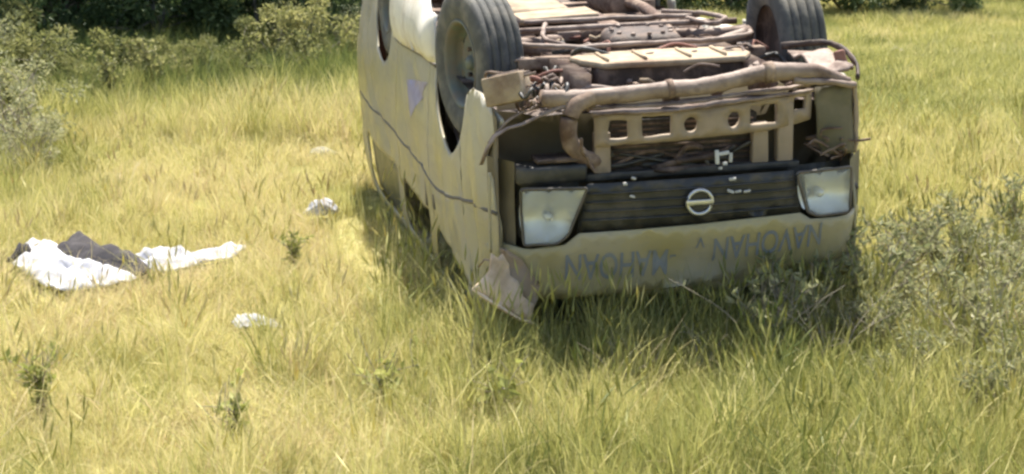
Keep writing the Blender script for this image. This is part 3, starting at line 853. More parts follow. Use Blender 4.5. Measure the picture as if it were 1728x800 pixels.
# front tube and hose
part("front_tube", tube_geo(catmull([(0.96, 0.615, 0.345), (0.97, 0.43, 0.350), (0.975, 0.10, 0.336), (0.98, -0.08, 0.330), (0.985, -0.30, 0.292), (0.985, -0.36, 0.283)]), 0.036, 12), M['pale_pipe'])
part("front_tube", tube_geo(catmull([(0.985, -0.36, 0.285), (0.98, -0.50, 0.288), (0.97, -0.60, 0.305), (0.96, -0.72, 0.35)]), [0.045, 0.036, 0.03, 0.022], 12), M['pale_pipe'])
part("tube_clamp", tube_geo([(0.985, -0.335, 0.287), (0.985, -0.375, 0.283)], 0.045, 12), M['under'])
part("tube_clamp", tube_geo([(0.975, 0.085, 0.336), (0.975, 0.06, 0.335)], 0.041, 12), M['under'])
part("radiator_hose", tube_geo(catmull([(0.97, 0.40, 0.352), (1.0, 0.475, 0.372), (1.01, 0.512, 0.44), (1.0, 0.505, 0.52), (0.98, 0.45, 0.595), (0.95, 0.38, 0.62)]), 0.036, 10), M['under'])
part("hose_rib", tube_geo(catmull([(1.04, 0.47, 0.50), (1.03, 0.455, 0.56), (1.01, 0.43, 0.60), (1.0, 0.40, 0.66)]), 0.008, 6), M['under'])
# bent edge rail running round the left front corner
part("edge_rail", tube_geo([(0.97, 0.872, 0.60), (0.985, 0.85, 0.54), (0.985, 0.815, 0.485), (0.99, 0.765, 0.455), (0.985, 0.70, 0.443), (0.98, 0.63, 0.41), (0.985, 0.53, 0.378), (0.97, 0.43, 0.358)], 0.022, 4, squash=0.35), M['pale_pipe'])
part("edge_rail", tube_geo(catmull([(0.95, 0.84, 0.52), (0.95, 0.74, 0.42), (0.95, 0.64, 0.385), (0.94, 0.50, 0.34)]), 0.012, 4, squash=0.5), M['under'])
# cream reservoir by the left front wheel
rb = part("washer_tank", box_geo((0.86, 0.735, 0.315), (0.13, 0.17, 0.12), (0.25, 0.15, 0.55)), M['tan_plate'])
bevel_box(rb, 0.008, 2)
for k in range(4):
    part("tank_rib", box_geo((0.82 + 0.025 * k, 0.735 - 0.018 * k, 0.257), (0.008, 0.12, 0.012), (0.25, 0.15, 0.55)), M['pale_pipe'], rb)
for k in range(5):
    a = Vector((0.9, 0.66 - 0.03 * k, 0.36))
    part("wire", tube_geo(catmull([a, a + Vector((0.05, rnd.uniform(-.05, .05), rnd.uniform(-.05, .03))), a + Vector((0.08, rnd.uniform(-.06, .02), 0.02))]), 0.007, 5), M['under'] if k % 2 else M['pale_pipe'])

# ---- underside
part("floor_pan", sheet_geo([(0.92, 0.62), (0.70, 0.78), (-3.42, 0.80), (-3.42, -0.80), (0.70, -0.78), (0.92, -0.62)], [[(0.42, 0.82), (0.42, 0.50), (-0.42, 0.50), (-0.42, 0.79)], [(0.42, -0.79), (0.42, -0.50), (-0.42, -0.50), (-0.42, -0.79)]] if False else [], lambda x, y: (x, y, 0.43 + 0.015 * noise.noise(Vector((x * 4, y * 4, 6)))), 0.12), M['under_dark'])
for s in (1, -1):
    part("chassis_rail", box_geo((-1.3, s * 0.40, 0.345), (4.2, 0.075, 0.12)), M['under'])
    # wheel houses
    part("wheel_house", sheet_geo([(0.42, 0.50), (-0.42, 0.50), (-0.42, 0.79), (0.42, 0.79)], [], lambda x, y, s=s: (x, s * y, 0.345 + math.sqrt(max(0, 0.425 ** 2 - x * x))), 0.06), M['under_dark'])
    part("wheel_house", sheet_geo([(-2.0, 0.50), (-2.83, 0.50), (-2.83, 0.79), (-2.0, 0.79)], [], lambda x, y, s=s: (x, s * y, 0.345 + math.sqrt(max(0, 0.42 ** 2 - (x + 2.415) ** 2))), 0.06), M['under_dark'])
for s in (1, -1):
    for cx in (0.0, -2.415):
        part("wheel_house_wall", sheet_geo(arch(cx, 0.43, 0, 180), [], lambda x, z, s=s: (x, s * 0.50, z), 0.08), M['rust' if cx == 0 else 'under_dark'])
# front crossmember with sandy plate
cm = part("crossmember", ([(x, y, z) for z in (0.290, 0.262) for x, y in ((0.40, 0.30), (0.36, -0.02), (0.40, -0.33), (0.50, -0.42), (0.58, -0.42), (0.68, -0.36), (0.69, 0.0), (0.68, 0.28), (0.56, 0.35), (0.46, 0.38))],
    [tuple(range(10)), tuple(range(19, 9, -1))] + [(i, i + 10, (i + 1) % 10 + 10, (i + 1) % 10) for i in range(10)]), M['tan_plate'], smooth=False)
bevel_box(cm, 0.012)
for k, (yy, ww) in enumerate(((0.25, 0.03), (0.08, 0.045), (-0.12, 0.03), (-0.28, 0.04))):   # ribs and drain holes of the plate
    part("plate_rib", box_geo((0.54, yy, 0.257), (0.22, 0.012, 0.012)), M['tan_plate'], cm)
    part("drain_hole", tube_geo([(0.47 + 0.02 * k, yy - 0.06, 0.2595), (0.47 + 0.02 * k, yy - 0.06, 0.264)], ww * 0.45, 10), M['under_dark'], cm, smooth=False)
bevel_box(part("crossmember_web", box_geo((0.60, -0.03, 0.355), (0.12, 0.66, 0.13)), M['under_dark']), 0.01)
bevel_box(part("engine_sump", box_geo((0.10, -0.05, 0.30), (0.36, 0.34, 0.16), (0, 0, 0.1)), M['under_dark']), 0.04, 3)
bevel_box(part("gearbox", box_geo((-0.55, 0.02, 0.32), (0.62, 0.24, 0.14)), M['under']), 0.04, 3)
for k in range(12):
    t = 2 * math.pi * k / 12
    part("sump_bolt", tube_geo([(0.10 + 0.15 * math.cos(t), -0.05 + 0.14 * math.sin(t), 0.222), (0.10 + 0.15 * math.cos(t), -0.05 + 0.14 * math.sin(t), 0.208)], 0.011, 6), M['pale_pipe'], smooth=False)
part("drive_shaft", tube_geo([(-0.85, 0.02, 0.30), (-2.35, 0.0, 0.30)], 0.035, 10), M['under'])
part("rear_axle", tube_geo([(-2.415, 0.62, 0.345), (-2.415, 0.1, 0.345), (-2.415, 0.0, 0.345), (-2.415, -0.1, 0.345), (-2.415, -0.62, 0.345)], [0.04, 0.05, 0.13, 0.05, 0.04], 12), M['under'])
bevel_box(part("fuel_tank", box_geo((-1.25, 0.25, 0.30), (0.9, 0.38, 0.16)), M['tan_plate']), 0.04, 3)
bevel_box(part("heat_shield", box_geo((-0.62, 0.20, 0.235), (0.44, 0.40, 0.03), (0.05, 0.06, 0.1)), M['tan_plate']), 0.012)
for (x, w, h, z, mm) in ((0.30, 1.16, 0.05, 0.31, 'under'), (-0.02, 1.1, 0.06, 0.33, 'under'), (-0.36, 0.9, 0.05, 0.30, 'pale_pipe'), (-0.95, 0.9, 0.06, 0.32, 'under'), (-1.75, 1.3, 0.06, 0.36, 'under')):
    bevel_box(part("frame_crossbar", box_geo((x, 0, z), (0.07, w, h)), M[mm]), 0.008)
# suspension arms, torsion bars, linkage
for s in (1, -1):
    part("control_arm", tube_geo(catmull([(0.22, s * 0.26, 0.30), (0.14, s * 0.42, 0.285), (0.03, s * 0.60, 0.27)]), [0.03, 0.026, 0.035], 8), M['pale_pipe'])
    part("control_arm", tube_geo(catmull([(-0.22, s * 0.27, 0.30), (-0.12, s * 0.42, 0.285), (0.0, s * 0.60, 0.27)]), [0.03, 0.024, 0.035], 8), M['pale_pipe'])
    part("shock_absorber", tube_geo([(0.02, s * 0.50, 0.29), (-0.04, s * 0.46, 0.60)], 0.03, 10), M['under_dark'])
    part("torsion_bar", tube_geo([(-0.20, s * 0.34, 0.285), (-1.4, s * 0.36, 0.30)], 0.013, 8), M['pale_pipe'])
part("stabilizer_bar", tube_geo(catmull([(-0.06, 0.60, 0.27), (0.18, 0.55, 0.245), (0.30, 0.46, 0.235), (0.33, 0.30, 0.245), (0.34, 0.0, 0.24), (0.35, -0.30, 0.24), (0.31, -0.46, 0.235), (0.18, -0.56, 0.245), (-0.05, -0.62, 0.27)]), 0.012, 8), M['pale_pipe'])
part("tie_rod", tube_geo([(-0.14, 0.60, 0.235), (-0.12, 0.1, 0.225), (-0.14, -0.60, 0.235)], 0.014, 8), M['pale_pipe'])
part("steering_link", tube_geo(catmull([(-0.30, 0.42, 0.215), (-0.22, 0.0, 0.205), (-0.26, -0.45, 0.215)]), 0.012, 8), M['pale_pipe'])
part("idler_arm", tube_geo(catmull([(-0.40, -0.30, 0.21), (-0.22, -0.44, 0.20), (-0.02, -0.50, 0.20), (0.03, -0.42, 0.215), (-0.18, -0.36, 0.215)]), 0.012, 8), M['pale_pipe'])
part("idler_arm", tube_geo(catmull([(-0.34, 0.30, 0.225), (0.02, 0.40, 0.215), (0.20, 0.42, 0.225), (0.22, 0.34, 0.25)]), 0.011, 8), M['pale_pipe'])
part("exhaust_pipe", tube_geo(catmull([(0.20, -0.22, 0.30), (-0.3, -0.26, 0.24), (-0.8, -0.30, 0.235), (-1.4, -0.28, 0.25), (-2.0, -0.30, 0.22)]), 0.028, 10), M['under'])
part("muffler", tube_geo([(-1.0, -0.30, 0.25), (-1.03, -0.30, 0.25), (-1.55, -0.29, 0.255), (-1.58, -0.29, 0.255)], [0.03, 0.095, 0.095, 0.03], 14), M['under'])
part("floor_prop", tube_geo([(-0.95, 0.54, 0.16), (-0.42, 0.44, 0.24)], 0.035, 8), M['pale_pipe'])
for k in range(26):   # pipes, wires and brackets under the floor and round the engine
    x = rnd.uniform(-0.6, 0.86); y = rnd.uniform(-0.56, 0.62)
    z = rnd.uniform(0.27, 0.40)
    L = rnd.uniform(0.08, 0.26)
    a = rnd.uniform(0, 6.28)
    pts = [(x, y, z), (x + L * .4 * math.cos(a), y + L * math.sin(a), z - rnd.uniform(0.0, 0.05)), (x + L * .7 * math.cos(a + .7), y + 1.6 * L * math.sin(a + .4), z + rnd.uniform(-0.03, 0.05))]
    part(rnd.choice(("brake_pipe", "cable", "bracket_rod")), tube_geo(catmull(pts), rnd.uniform(0.005, 0.012), 6), M[rnd.choice(('under', 'pale_pipe', 'black', 'rust'))])
for k in range(22):
    x = rnd.uniform(0.45, 0.92); y = rnd.choice((rnd.uniform(0.36, 0.66), rnd.uniform(-0.66, -0.42), rnd.uniform(-0.4, 0.4)))
    s = rnd.uniform(0.025, 0.07)
    o = part(rnd.choice(("bracket", "mount_block")), box_geo((x, y, rnd.uniform(0.33, 0.41)), (s, s * rnd.uniform(.7, 1.8), s * rnd.uniform(.6, 1.2)), (rnd.uniform(-.5, .5), rnd.uniform(-.5, .5), rnd.uniform(0, 3))), M[rnd.choice(('under', 'under', 'under_dark', 'pale_pipe'))])
    bevel_box(o, 0.006)
for k in range(46):  # torn brackets, bolts and hoses round the engine, thickest on the left
    x = rnd.uniform(0.50, 0.95); y = rnd.uniform(0.34, 0.68) if k % 4 else rnd.uniform(-0.62, 0.3)
    z = 0.40 - 0.10 * rnd.random()
    if k % 2:
        r0 = rnd.uniform(0.02, 0.05); a = rnd.uniform(0, 6.28)
        pts = [Vector((x, y, z)) + Vector((math.cos(a + t) * r0, math.sin(a + t) * r0, 0.02 * math.sin(3 * t))) for t in np.linspace(0, rnd.uniform(2, 5.5), 9)]
        part("loose_hose", tube_geo(pts, rnd.uniform(0.004, 0.009), 6), M[rnd.choice(('under', 'pale_pipe', 'black', 'black'))])
    else:
        sz = rnd.uniform(0.015, 0.045)
        bevel_box(part("bracket", box_geo((x, y, z), (sz * rnd.uniform(.5, 2), sz * rnd.uniform(.5, 2), sz * rnd.uniform(.3, 1)), (rnd.uniform(-.8, .8), rnd.uniform(-.8, .8), rnd.uniform(0, 3))), M[rnd.choice(('under', 'tan_plate', 'under_dark', 'pale_pipe'))]), 0.004)
for k in range(60):  # smaller rods and clips on the floor behind the crossmember
    x = rnd.uniform(-0.7, 0.35); y = rnd.uniform(-0.55, 0.55); a = rnd.choice((0, 1.57, 1.4, 1.7, 0.4)); L = rnd.uniform(0.05, 0.22)
    p0 = Vector((x, y, rnd.uniform(0.27, 0.36))); d = Vector((math.cos(a), math.sin(a), rnd.uniform(-.2, .2)))
    part("bracket_rod", tube_geo([p0, p0 + d * L * .5 + Vector((0, 0, rnd.uniform(-.02, .02))), p0 + d * L], rnd.uniform(0.005, 0.013), 5), M[rnd.choice(('under', 'under_dark', 'pale_pipe', 'black', 'rust', 'tan_plate'))])
# wrecked right front corner
solid(part("crumpled_wing", sheet_geo([(0.45, -0.64), (0.55, -0.80), (0.80, -0.81), (0.92, -0.74), (0.93, -0.60), (0.7, -0.62)], [], lambda x, y: (x, y, 0.30 + 0.06 * noise.noise(Vector((x * 6, y * 7, 4.4)))), 0.035), M['pale_pipe']), 0.012)
part("wing_lip", tube_geo(catmull([(0.42, -0.62, 0.275), (0.50, -0.78, 0.255), (0.62, -0.83, 0.265), (0.80, -0.82, 0.30), (0.92, -0.78, 0.34)]), 0.009, 6, squash=1.8), M['under_dark'])
bevel_box(part("rusty_bracket", box_geo((0.78, -0.76, 0.285), (0.10, 0.05, 0.08), (0.3, 0.2, 0.4)), M['rust']), 0.01)
bevel_box(part("rusty_bracket", box_geo((0.50, 0.80, 0.56), (0.10, 0.06, 0.14), (0.1, 0.4, 0.2)), M['rust']), 0.01)

# ---- wheels
def lathe(prof, n=48):
    """profile (radius, axial y) revolved about the y axis"""
    V, F = [], []
    for k in range(n):
        t = 2 * math.pi * k / n
        for r, y in prof: V.append(Vector((r * math.cos(t), y, r * math.sin(t))))
    m_ = len(prof)
    for k in range(n):
        for i in range(m_ - 1):
            F.append((k * m_ + i, k * m_ + i + 1, ((k + 1) % n) * m_ + i + 1, ((k + 1) % n) * m_ + i))
    return V, F

def wheel(loc, s, steer=0.0, camber=0.0):
    """s = +1 left (outer side +y), -1 right"""
    E = Matrix.Translation(loc) @ Euler((camber, 0, steer)).to_matrix().to_4x4() @ Matrix.Scale(s, 4, (0, 1, 0))
    w = empty("wheel"); w.parent = van
    w.matrix_local = Matrix.Translation(-BASE)
    prof = [(0.195, -0.085), (0.215, -0.098), (0.27, -0.106), (0.315, -0.100), (0.335, -0.088)]
    for y in (-0.060, -0.022, 0.022, 0.060):         # four grooves round the tread
        prof += [(0.341, y - 0.005), (0.334, y - 0.003), (0.334, y + 0.003), (0.341, y + 0.005)]
    prof += [(0.335, 0.088), (0.315, 0.100), (0.27, 0.106), (0.235, 0.100), (0.215, 0.096), (0.195, 0.085)]
    V, F = lathe(prof, 72)
    # shoulder blocks: small notches round the edge of the tread
    V = [E @ v for v in V]
    o = mesh_obj("tyre", V, F, M['rubber'], w)
    for p in o.data.polygons: p.use_smooth = True
    rim_p = [(0.0, 0.035), (0.035, 0.035), (0.05, 0.022), (0.085, 0.020), (0.12, 0.035), (0.150, 0.020), (0.168, -0.005), (0.178, 0.045), (0.186, 0.085), (0.198, 0.098), (0.206, 0.094), (0.200, 0.080)]
    V, F = lathe(rim_p, 48)
    mesh_obj("rim", [E @ v for v in V], F, M['rim'], w)
    V, F = lathe([(0.0, -0.06), (0.19, -0.06), (0.19, -0.085)], 32)
    mesh_obj("brake_drum", [E @ v for v in V], F, M['under_dark'], w)
    V, F = lathe([(0.0, 0.062), (0.022, 0.060), (0.032, 0.050), (0.036, 0.03)], 20)
    mesh_obj("hub_cap", [E @ v for v in V], F, M['rim'], w)
    for k in range(6):
        t = 2 * math.pi * k / 6
        c = Vector((0.068 * math.cos(t), 0, 0.068 * math.sin(t)))
        V, F = tube_geo([c + Vector((0, 0.018, 0)), c + Vector((0, 0.040, 0))], 0.011, 6)
        mesh_obj("wheel_nut", [E @ v for v in V], F, M['under_dark'], w, smooth=False)
        t += math.pi / 6
        c = Vector((0.136 * math.cos(t), 0, 0.136 * math.sin(t)))
        V, F = tube_geo([c + Vector((0, 0.026, 0)), c + Vector((0, 0.0345, 0))], [0.021, 0.021], 10)
        mesh_obj("rim_slot", [E @ v for v in V], F, M['void'], w, smooth=False)
    return w
wheel(Vector((0.0, 0.70, 0.345)), 1, steer=R(-11), camber=R(0))
wheel(Vector((0.02, -0.79, 0.335)), -1, steer=R(2), camber=R(3))
wheel(Vector((-2.415, 0.735, 0.345)), 1)
wheel(Vector((-2.415, -0.69, 0.345)), -1)

# ------------------------------------------------------------------ clothes and litter on the grass
def heap(name, outline, hmax, fold_dir, fold_n, m, seed, step=0.025, edge=0.10, base=0.10):
    """crumpled cloth lying in the grass: outline on the ground, folds, a drooping edge"""
    cx = sum(p[0] for p in outline) / len(outline); cy = sum(p[1] for p in outline) / len(outline)
    ol = [(x - cx, y - cy) for x, y in round_poly(outline, 0.06, 3)]
    rs = np.array(resample(ol, 0.02))
    c, s = math.cos(fold_dir), math.sin(fold_dir)
    def f(x, y):
        d = math.sqrt(np.min((rs[:, 0] - x) ** 2 + (rs[:, 1] - y) ** 2))
        e = min(1, d / edge) ** 0.6
        q = -s * x + c * y + 0.05 * noise.noise(Vector((x * 6, y * 6, seed)))
        z = base * 0.55 + e * (hmax * (0.6 + 0.4 * noise.noise(Vector((x * 3.2, y * 3.2, seed + 3)))) + 0.022 * math.sin(q * fold_n) + 0.014 * math.sin(q * fold_n * 2.3 + 1) + 0.03 * noise.noise(Vector((x * 14, y * 14, seed))) + 0.02 * abs(noise.noise(Vector((x * 26, y * 9, seed + 8)))))
        return (x + 0.012 * noise.noise(Vector((x * 12, y * 12, 2))), y, z)
    V, F = sheet_geo(ol, [], f, step)
    o = mesh_obj(name, V, F, m)
    o.location = (cx, cy, gh(cx, cy))
    solid(o, 0.006)
    return o
w1 = heap("white_cloth", CLOTH[0], 0.06, 2.45, 38, M['cloth_white'], 3.0)
tag(w1, "crumpled white cloth at the left edge, nearest piece of the clothes heap", "cloth")
w2 = heap("white_cloth", CLOTH[1], 0.06, 0.5, 34, M['cloth_white'], 9.0)
tag(w2, "long strip of white cloth trailing to the right from the dark garment", "cloth")
w3 = heap("dark_garment", CLOTH[2], 0.12, 2.5, 40, M['cloth_dark'], 14.0)
tag(w3, "dark grey garment crumpled between two white cloths on the straw", "garment")
w4 = heap("dark_garment", CLOTH[3], 0.10, 2.5, 40, M['cloth_dark'], 18.0, edge=0.05)
tag(w4, "small dark strip of clothing lying across the far left end of the white cloth", "garment")
p1 = heap("crumpled_paper", CLOTH[4], 0.09, 0.3, 60, M['cloth_white'], 22.0, step=0.015, edge=0.04)
tag(p1, "crumpled white paper lying in the straw left of the van's shadow", "paper")
p2 = heap("plastic_bag", CLOTH[5], 0.015, 0.2, 70, M['cloth_white'], 27.0, step=0.015, edge=0.05)
tag(p2, "thin white plastic bag on the grass below and right of the clothes heap", "bag")

def rock(name, loc, sx, sy, sz, m, seed):
    bm = bmesh.new()
    bmesh.ops.create_icosphere(bm, subdivisions=3, radius=1.0)
    for v in bm.verts:
        k = 1 + 0.28 * noise.noise(v.co * 1.3 + Vector((seed, 0, 0))) + 0.12 * noise.noise(v.co * 3 + Vector((0, seed, 0)))
        v.co = Vector((v.co.x * sx * k, v.co.y * sy * k, v.co.z * sz * k))
    me = bpy.data.meshes.new(name); bm.to_mesh(me); bm.free()
    me.materials.append(m)
    o = bpy.data.objects.new(name, me); COL.objects.link(o)
    o.location = (loc[0], loc[1], gh(*loc) + sz * 0.55)
    return o
tag(rock("stone", (-1.40, 12.1), 0.10, 0.08, 0.06, M['stone'], 4), "pale grey stone half sunk in yellow grass above the crumpled paper", "stone")
tag(rock("stone", (-1.74, 17.9), 0.20, 0.14, 0.11, M['stone'], 9), "pale stone at the foot of the grey bush left of the van", "stone")
tag(rock("stone", (4.40, 19.0), 0.14, 0.10, 0.10, M['stone'], 13), "pale stone in the far grass right of the van", "stone")

# ------------------------------------------------------------------ plants
def leaf(V, F, B, p, d, n, L, W, br):
    """one folded leaf of two quads-ish: base, sides, tip"""
    side = d.cross(n)
    if side.length < 1e-4: side = Vector((1, 0, 0))
    side.normalize()
    nn = side.cross(d)
    b = len(V)
    V += [p, p + d * L * 0.45 + side * W / 2 + nn * W * 0.15, p + d * L, p + d * L * 0.45 - side * W / 2 + nn * W * 0.15]
    F += [(b, b + 1, b + 2), (b, b + 2, b + 3)]
    B += [br] * 4

def rvec(r):
    while True:
        v = Vector((r.uniform(-1, 1), r.uniform(-1, 1), r.uniform(-1, 1)))
        if 0.05 < v.length < 1: return v.normalized()

def make_weed(seed, h=0.5, stems=9, spread=0.35, leaves=26, L=0.05, W=0.014):
    r = random.Random(seed)
    SV, SF, LV, LF, LB = [], [], [], [], []
    def add_tube(pts, rad):
        V, F = tube_geo(pts, rad, 4, caps=False)
        b = len(SV); SV.extend(V); SF.extend([tuple(i + b for i in f) for f in F])
    for s in range(stems):
        a = r.uniform(0, 6.28); hh = h * r.uniform(0.55, 1.0); sp = spread * r.uniform(0.2, 1.0) * hh / h
        p0 = Vector((0.06 * math.cos(a) * r.random(), 0.06 * math.sin(a) * r.random(), -0.02))
        p2 = Vector((sp * math.cos(a), sp * math.sin(a), hh))
        p1 = (p0 + p2) / 2 + Vector((-0.1 * math.cos(a), -0.1 * math.sin(a), 0.06)) * sp / spread
        pts = catmull([p0, p1, p2], 5)
        add_tube(pts, [0.005, 0.003, 0.0015])
        tw = []
        for _ in range(4):
            q = pts[r.randrange(3, len(pts) - 1)]
            e = q + (rvec(r) + Vector((0, 0, 0.7))) * r.uniform(0.05, 0.13)
            add_tube([q, (q + e) / 2 + rvec(r) * 0.01, e], 0.0016); tw.append((q, e))
        for _ in range(leaves):
            if r.random() < 0.5:
                i = r.randrange(2, len(pts)); p = pts[i]
            else:
                q, e = r.choice(tw); p = q.lerp(e, r.random())
            d = (rvec(r) + Vector((0, 0, 0.35))).normalized()
            leaf(LV, LF, LB, p, d, rvec(r), L * r.uniform(0.6, 1.3), W * r.uniform(0.7, 1.4), r.random())
    return (SV, SF), (LV, LF, LB)

def plant_meshes(name, data, m_stem, m_leaf):
    (SV, SF), (LV, LF, LB) = data
    ms = bpy.data.meshes.new(name + "_stem"); ms.from_pydata([tuple(v) for v in SV], [], SF); ms.materials.append(m_stem)
    ms.polygons.foreach_set("use_smooth", [True] * len(ms.polygons))
    ml = plain_mesh(name + "_leaves", LV, LF, LB, m_leaf)
    return ms, ml

def place(name, meshes, names, loc, rz, s, label, cat, group=None):
    e = empty(name, (loc[0], loc[1], gh(*loc)), rz, s)
    tag(e, label, cat, group)
    for me, nm in zip(meshes, names):
        o = bpy.data.objects.new(nm, me); COL.objects.link(o); o.parent = e
    return e

weeds = [plant_meshes("weed", make_weed(s, h=0.54, stems=14, spread=0.36, leaves=36, L=0.054, W=0.0165), M['twig'], M['leaf_grey']) for s in (21, 22, 23)]
WL = "grey-green bushy weed in the thicket of weeds right of the van's front"
WG = "grey-green weeds in the right foreground"
spots = [(1.18, 6.78), (1.36, 6.72), (1.05, 6.62), (1.52, 6.95), (1.50, 7.15), (1.72, 6.85), (1.98, 7.05), (2.22, 7.35), (2.45, 7.75), (2.05, 7.65), (1.75, 7.45), (2.60, 8.30), (2.30, 8.25), (1.48, 6.60), (1.85, 6.45), (2.12, 6.75), (1.95, 8.05), (2.75, 8.8), (1.28, 6.95), (1.62, 6.2), (1.9, 6.1), (2.45, 7.2), (1.72, 5.85), (1.45, 6.1), (2.0, 5.75), (1.62, 7.6), (1.85, 7.75), (2.18, 7.05), (2.35, 7.95), (1.68, 7.05), (2.55, 8.05), (2.2, 8.55), (1.3, 7.2), (1.9, 6.75), (2.65, 7.6)]
for i, (x, y) in enumerate(spots):
    place("weed", weeds[i % 3], ("stem", "foliage"), (x, y), rnd.uniform(0, 6.28), rnd.uniform(0.5, 1.0) * (0.7 if y < 6.3 else 1), WL, "weed", WG)
dry_twigs = [plant_meshes("dead_weed", make_weed(s, h=0.55, stems=7, spread=0.5, leaves=3, L=0.03, W=0.008), M['twig'], M['leaf_grey']) for s in (31, 32)]
for i, (x, y, s, lb) in enumerate(((1.02, 6.55, 0.9, "tallest dry branching stalk, before the right half of the van's lettering"), (0.78, 6.42, 0.6, "short dry branching stalk before the middle of the van's front panel"),
                                   (1.30, 6.45, 0.8, "dry branching stalk among the weeds at the van's right front corner"), (0.42, 6.30, 0.55, "shortest dry branching stalk, before the left half of the van's lettering"))):
    place("dry_stalk", dry_twigs[i % 2], ("stem", "foliage"), (x, y), rnd.uniform(0, 6.28), s, lb, "stalk", "dry stalks before the van")
broad = [plant_meshes("broad_leaf_plant", make_weed(s, h=0.20, stems=7, spread=0.16, leaves=9, L=0.06, W=0.03), M['twig'], M['leaf_bright']) for s in (41, 42)]
for (x, y, s, lb) in ((-0.50, 6.15, 1.0, "bright green broad-leaved plant in the grass at the bottom, left of centre"),
                      (-0.06, 5.95, 1.0, "bright yellow-green broad-leaved plant at the bottom, below the hanging torn panel"),
                      (-1.00, 5.72, 0.9, "yellow-green broad-leaved plant near the bottom edge, left of the other two")):
    place("broad_leaf_plant", broad[0 if s == 1.0 else 1], ("stem", "foliage"), (x, y), rnd.uniform(0, 6.28), s, lb, "plant")
mid_weed = plant_meshes("leafy_weed", make_weed(51, h=0.34, stems=9, spread=0.2, leaves=22, L=0.05, W=0.018), M['twig'], M['leaf_bright'])
place("leafy_weed", mid_weed, ("stem", "foliage"), (-1.13, 8.35), 0.4, 0.75, "green weed standing in the straw between the clothes and the van", "weed")
place("leafy_weed", mid_weed, ("stem", "foliage"), (-1.78, 6.02), 2.4, 0.85, "leafy green weed at the bottom left corner", "weed")

def make_shrub(seed, h, w, clumps, leaves, L, W, stems=6, low=0.05, trunk=0.04, fill=0.45):
    r = random.Random(seed)
    SV, SF, LV, LF, LB = [], [], [], [], []
    def add_tube(pts, rad, seg=6):
        V, F = tube_geo(pts, rad, seg, caps=False)
        b = len(SV); SV.extend(V); SF.extend([tuple(i + b for i in f) for f in F])
    cl = []
    for i in range(clumps):
        a = r.uniform(0, 6.28); rr = w / 2 * math.sqrt(r.random()) * 0.95
        z = h * (low + (0.95 - low) * r.random()) * (1 - 0.25 * (rr / (w / 2)) ** 2)
        cl.append((Vector((rr * math.cos(a), rr * math.sin(a), z)), r.uniform(0.10, 0.22) * max(w, h) * 0.75, r.uniform(-0.25, 0.25)))
    for s in range(stems):
        c = cl[s % len(cl)][0]
        p0 = Vector((r.uniform(-.1, .1) * w * 0.4, r.uniform(-.1, .1) * w * 0.4, -0.05))
        pts = catmull([p0, p0.lerp(c, 0.4) + Vector((r.uniform(-.1, .1), r.uniform(-.1, .1), 0.1 * h)), c], 5)
        add_tube(pts, [trunk * r.uniform(0.7, 1.1), trunk * 0.6, trunk * 0.2])
        for _ in range(3):
            q = pts[r.randrange(4, len(pts))]; e = cl[r.randrange(len(cl))][0]
            if (e - q).length < 0.6 * max(w, h): add_tube(catmull([q, q.lerp(e, 0.5) + rvec(r) * 0.08, e], 4), [trunk * 0.35, trunk * 0.1])
    for i in range(leaves):
        c, R_, br = cl[r.randrange(len(cl))]
        v = rvec(r)
        p = c + Vector((v.x, v.y, v.z * 0.75)) * R_ * (fill + (1 - fill) * r.random()) 
        if p.z < 0.02: p.z = 0.02 + r.random() * 0.2
        d = (v + rvec(r) * 0.9 + Vector((0, 0, -0.1))).normalized()
        leaf(LV, LF, LB, p, d, rvec(r), L * r.uniform(0.6, 1.35), W * r.uniform(0.6, 1.35), min(1, max(0, 0.5 + br + r.uniform(-0.35, 0.35))))
    return (SV, SF), (LV, LF, LB)

shrubA = [plant_meshes("shrub", make_shrub(s, 2.2, 2.4, 34, 9000, 0.085, 0.04), M['bark'], M['leaf_dark']) for s in (61, 62, 63)]
shrubS = [plant_meshes("low_shrub", make_shrub(s, 0.95, 1.3, 26, 4200, 0.055, 0.024, stems=9, trunk=0.014), M['twig'], M['leaf_mid']) for s in (71, 72)]
greyb = plant_meshes("grey_bush", make_shrub(81, 0.95, 1.0, 22, 1500, 0.05, 0.018, stems=14, trunk=0.012), M['twig'], M['leaf_grey'])
treeA = [plant_meshes("tree", make_shrub(s, 5.2, 5.0, 40, 11000, 0.13, 0.06, stems=7, low=0.42, trunk=0.13, fill=0.3), M['bark'], M['leaf_dark']) for s in (91, 92)]

ORD = ["leftmost", "second from left", "third from left", "fourth from left", "fifth from left", "sixth from left", "seventh from left", "eighth from left", "ninth from left", "tenth from left", "eleventh from left", "twelfth from left"]
def row(name, meshes, spots, label, cat, group):
    """plants of one row, each named by its place in the row as one sees it from the road side"""
    for i, (x, y, sc) in enumerate(sorted(spots, key=lambda q: q[0] / q[1])):
        place(name, meshes[i % len(meshes)], ("stem", "foliage") if "weed" in name else ("trunk", "crown"), (x, y), rnd.uniform(0, 6.28), sc, label % ORD[i], cat, group)
row("shrub", shrubA, [(-6.6, 18.2, 0.95), (-5.3, 18.9, 1.0), (-4.1, 19.0, 0.95), (-2.9, 19.2, 0.85), (-2.1, 20.2, 0.85), (-8.0, 20.5, 1.1), (-5.0, 22.5, 1.2), (-7.2, 24.0, 1.2), (-3.2, 24.0, 1.2), (-0.6, 25.5, 1.1)],
    "dense dark green shrub, %s in the thicket behind the clearing", "shrub", "dark shrubs in the left thicket")
row("shrub", shrubA, [(1.9, 25.6, 1.0), (3.3, 25.2, 1.0), (5.0, 24.6, 0.85), (6.0, 24.9, 0.85), (8.6, 27.5, 1.0)],
    "dark green shrub beyond the meadow at far right, %s", "shrub", "dark shrubs along the far right edge")
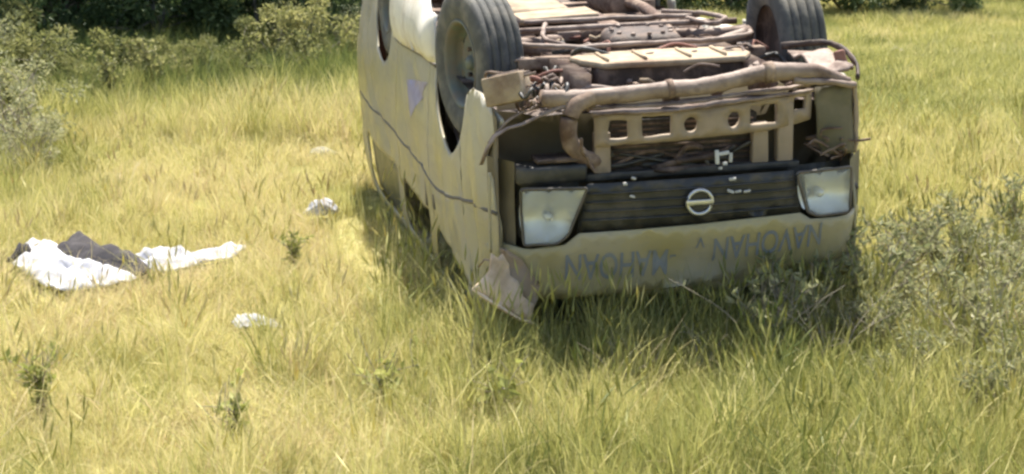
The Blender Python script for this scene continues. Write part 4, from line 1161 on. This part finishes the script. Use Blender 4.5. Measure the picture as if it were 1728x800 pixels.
row("low_shrub", shrubS, [(-5.3, 16.4, 1.1), (-5.0, 15.2, 1.0), (-4.55, 15.0, 0.8), (-4.3, 16.2, 0.75), (-3.8, 16.0, 0.6), (-3.35, 16.4, 0.55), (-2.9, 16.6, 0.6), (-2.5, 17.0, 0.85), (-2.1, 17.3, 0.95), (-4.6, 13.9, 0.75), (-3.9, 14.8, 0.5), (-2.6, 16.0, 0.45)],
    "low green shrub fringing the left thicket, %s of its row", "shrub", "low shrubs fringing the left thicket")
tallw = [plant_meshes("tall_weed", make_weed(s_, h=0.75, stems=12, spread=0.34, leaves=44, L=0.075, W=0.028), M['twig'], M['leaf_mid']) for s_ in (55, 56)]
row("tall_weed", tallw, [(-4.9, 15.0, 1.0), (-4.3, 15.6, 0.9), (-3.7, 16.0, 0.8), (-3.1, 15.7, 0.6), (-2.5, 15.9, 0.8), (-2.0, 16.1, 0.8), (-3.5, 14.5, 0.75), (-4.3, 13.4, 0.9), (-2.3, 15.2, 0.6), (-3.9, 12.9, 0.8), (-3.3, 15.2, 0.8)],
    "tall leafy weed in the grass before the left thicket, %s", "weed", "tall weeds before the left thicket")
place("grey_bush", greyb, ("trunk", "crown"), (-3.72, 12.3), 0.3, 0.95, "large grey-green twiggy bush at the left edge, behind the smallest one", "bush")
place("grey_bush", greyb, ("trunk", "crown"), (-4.30, 13.7), 1.9, 1.0, "grey-green twiggy bush at the left edge, third from the clothes", "bush")
place("grey_bush", greyb, ("trunk", "crown"), (-4.85, 15.2), 5.0, 1.05, "grey-green twiggy bush at the left edge, farthest of the four", "bush")
place("grey_bush", greyb, ("trunk", "crown"), (-3.35, 11.4), 4.1, 0.6, "smallest grey-green twiggy bush at the left edge, nearest to the clothes", "bush")
place("grey_bush", greyb, ("trunk", "crown"), (-1.85, 18.9), 3.9, 0.95, "grey half-bare bush just left of the van's rear end", "bush")
row("tree", treeA, [(-5.2, 19.9, 1.0), (-8.3, 22.0, 1.1), (-2.9, 21.6, 1.0), (-0.5, 28.0, 1.1)], "leafy tree shading the thicket at the top left, %s", "tree", "trees over the left thicket")
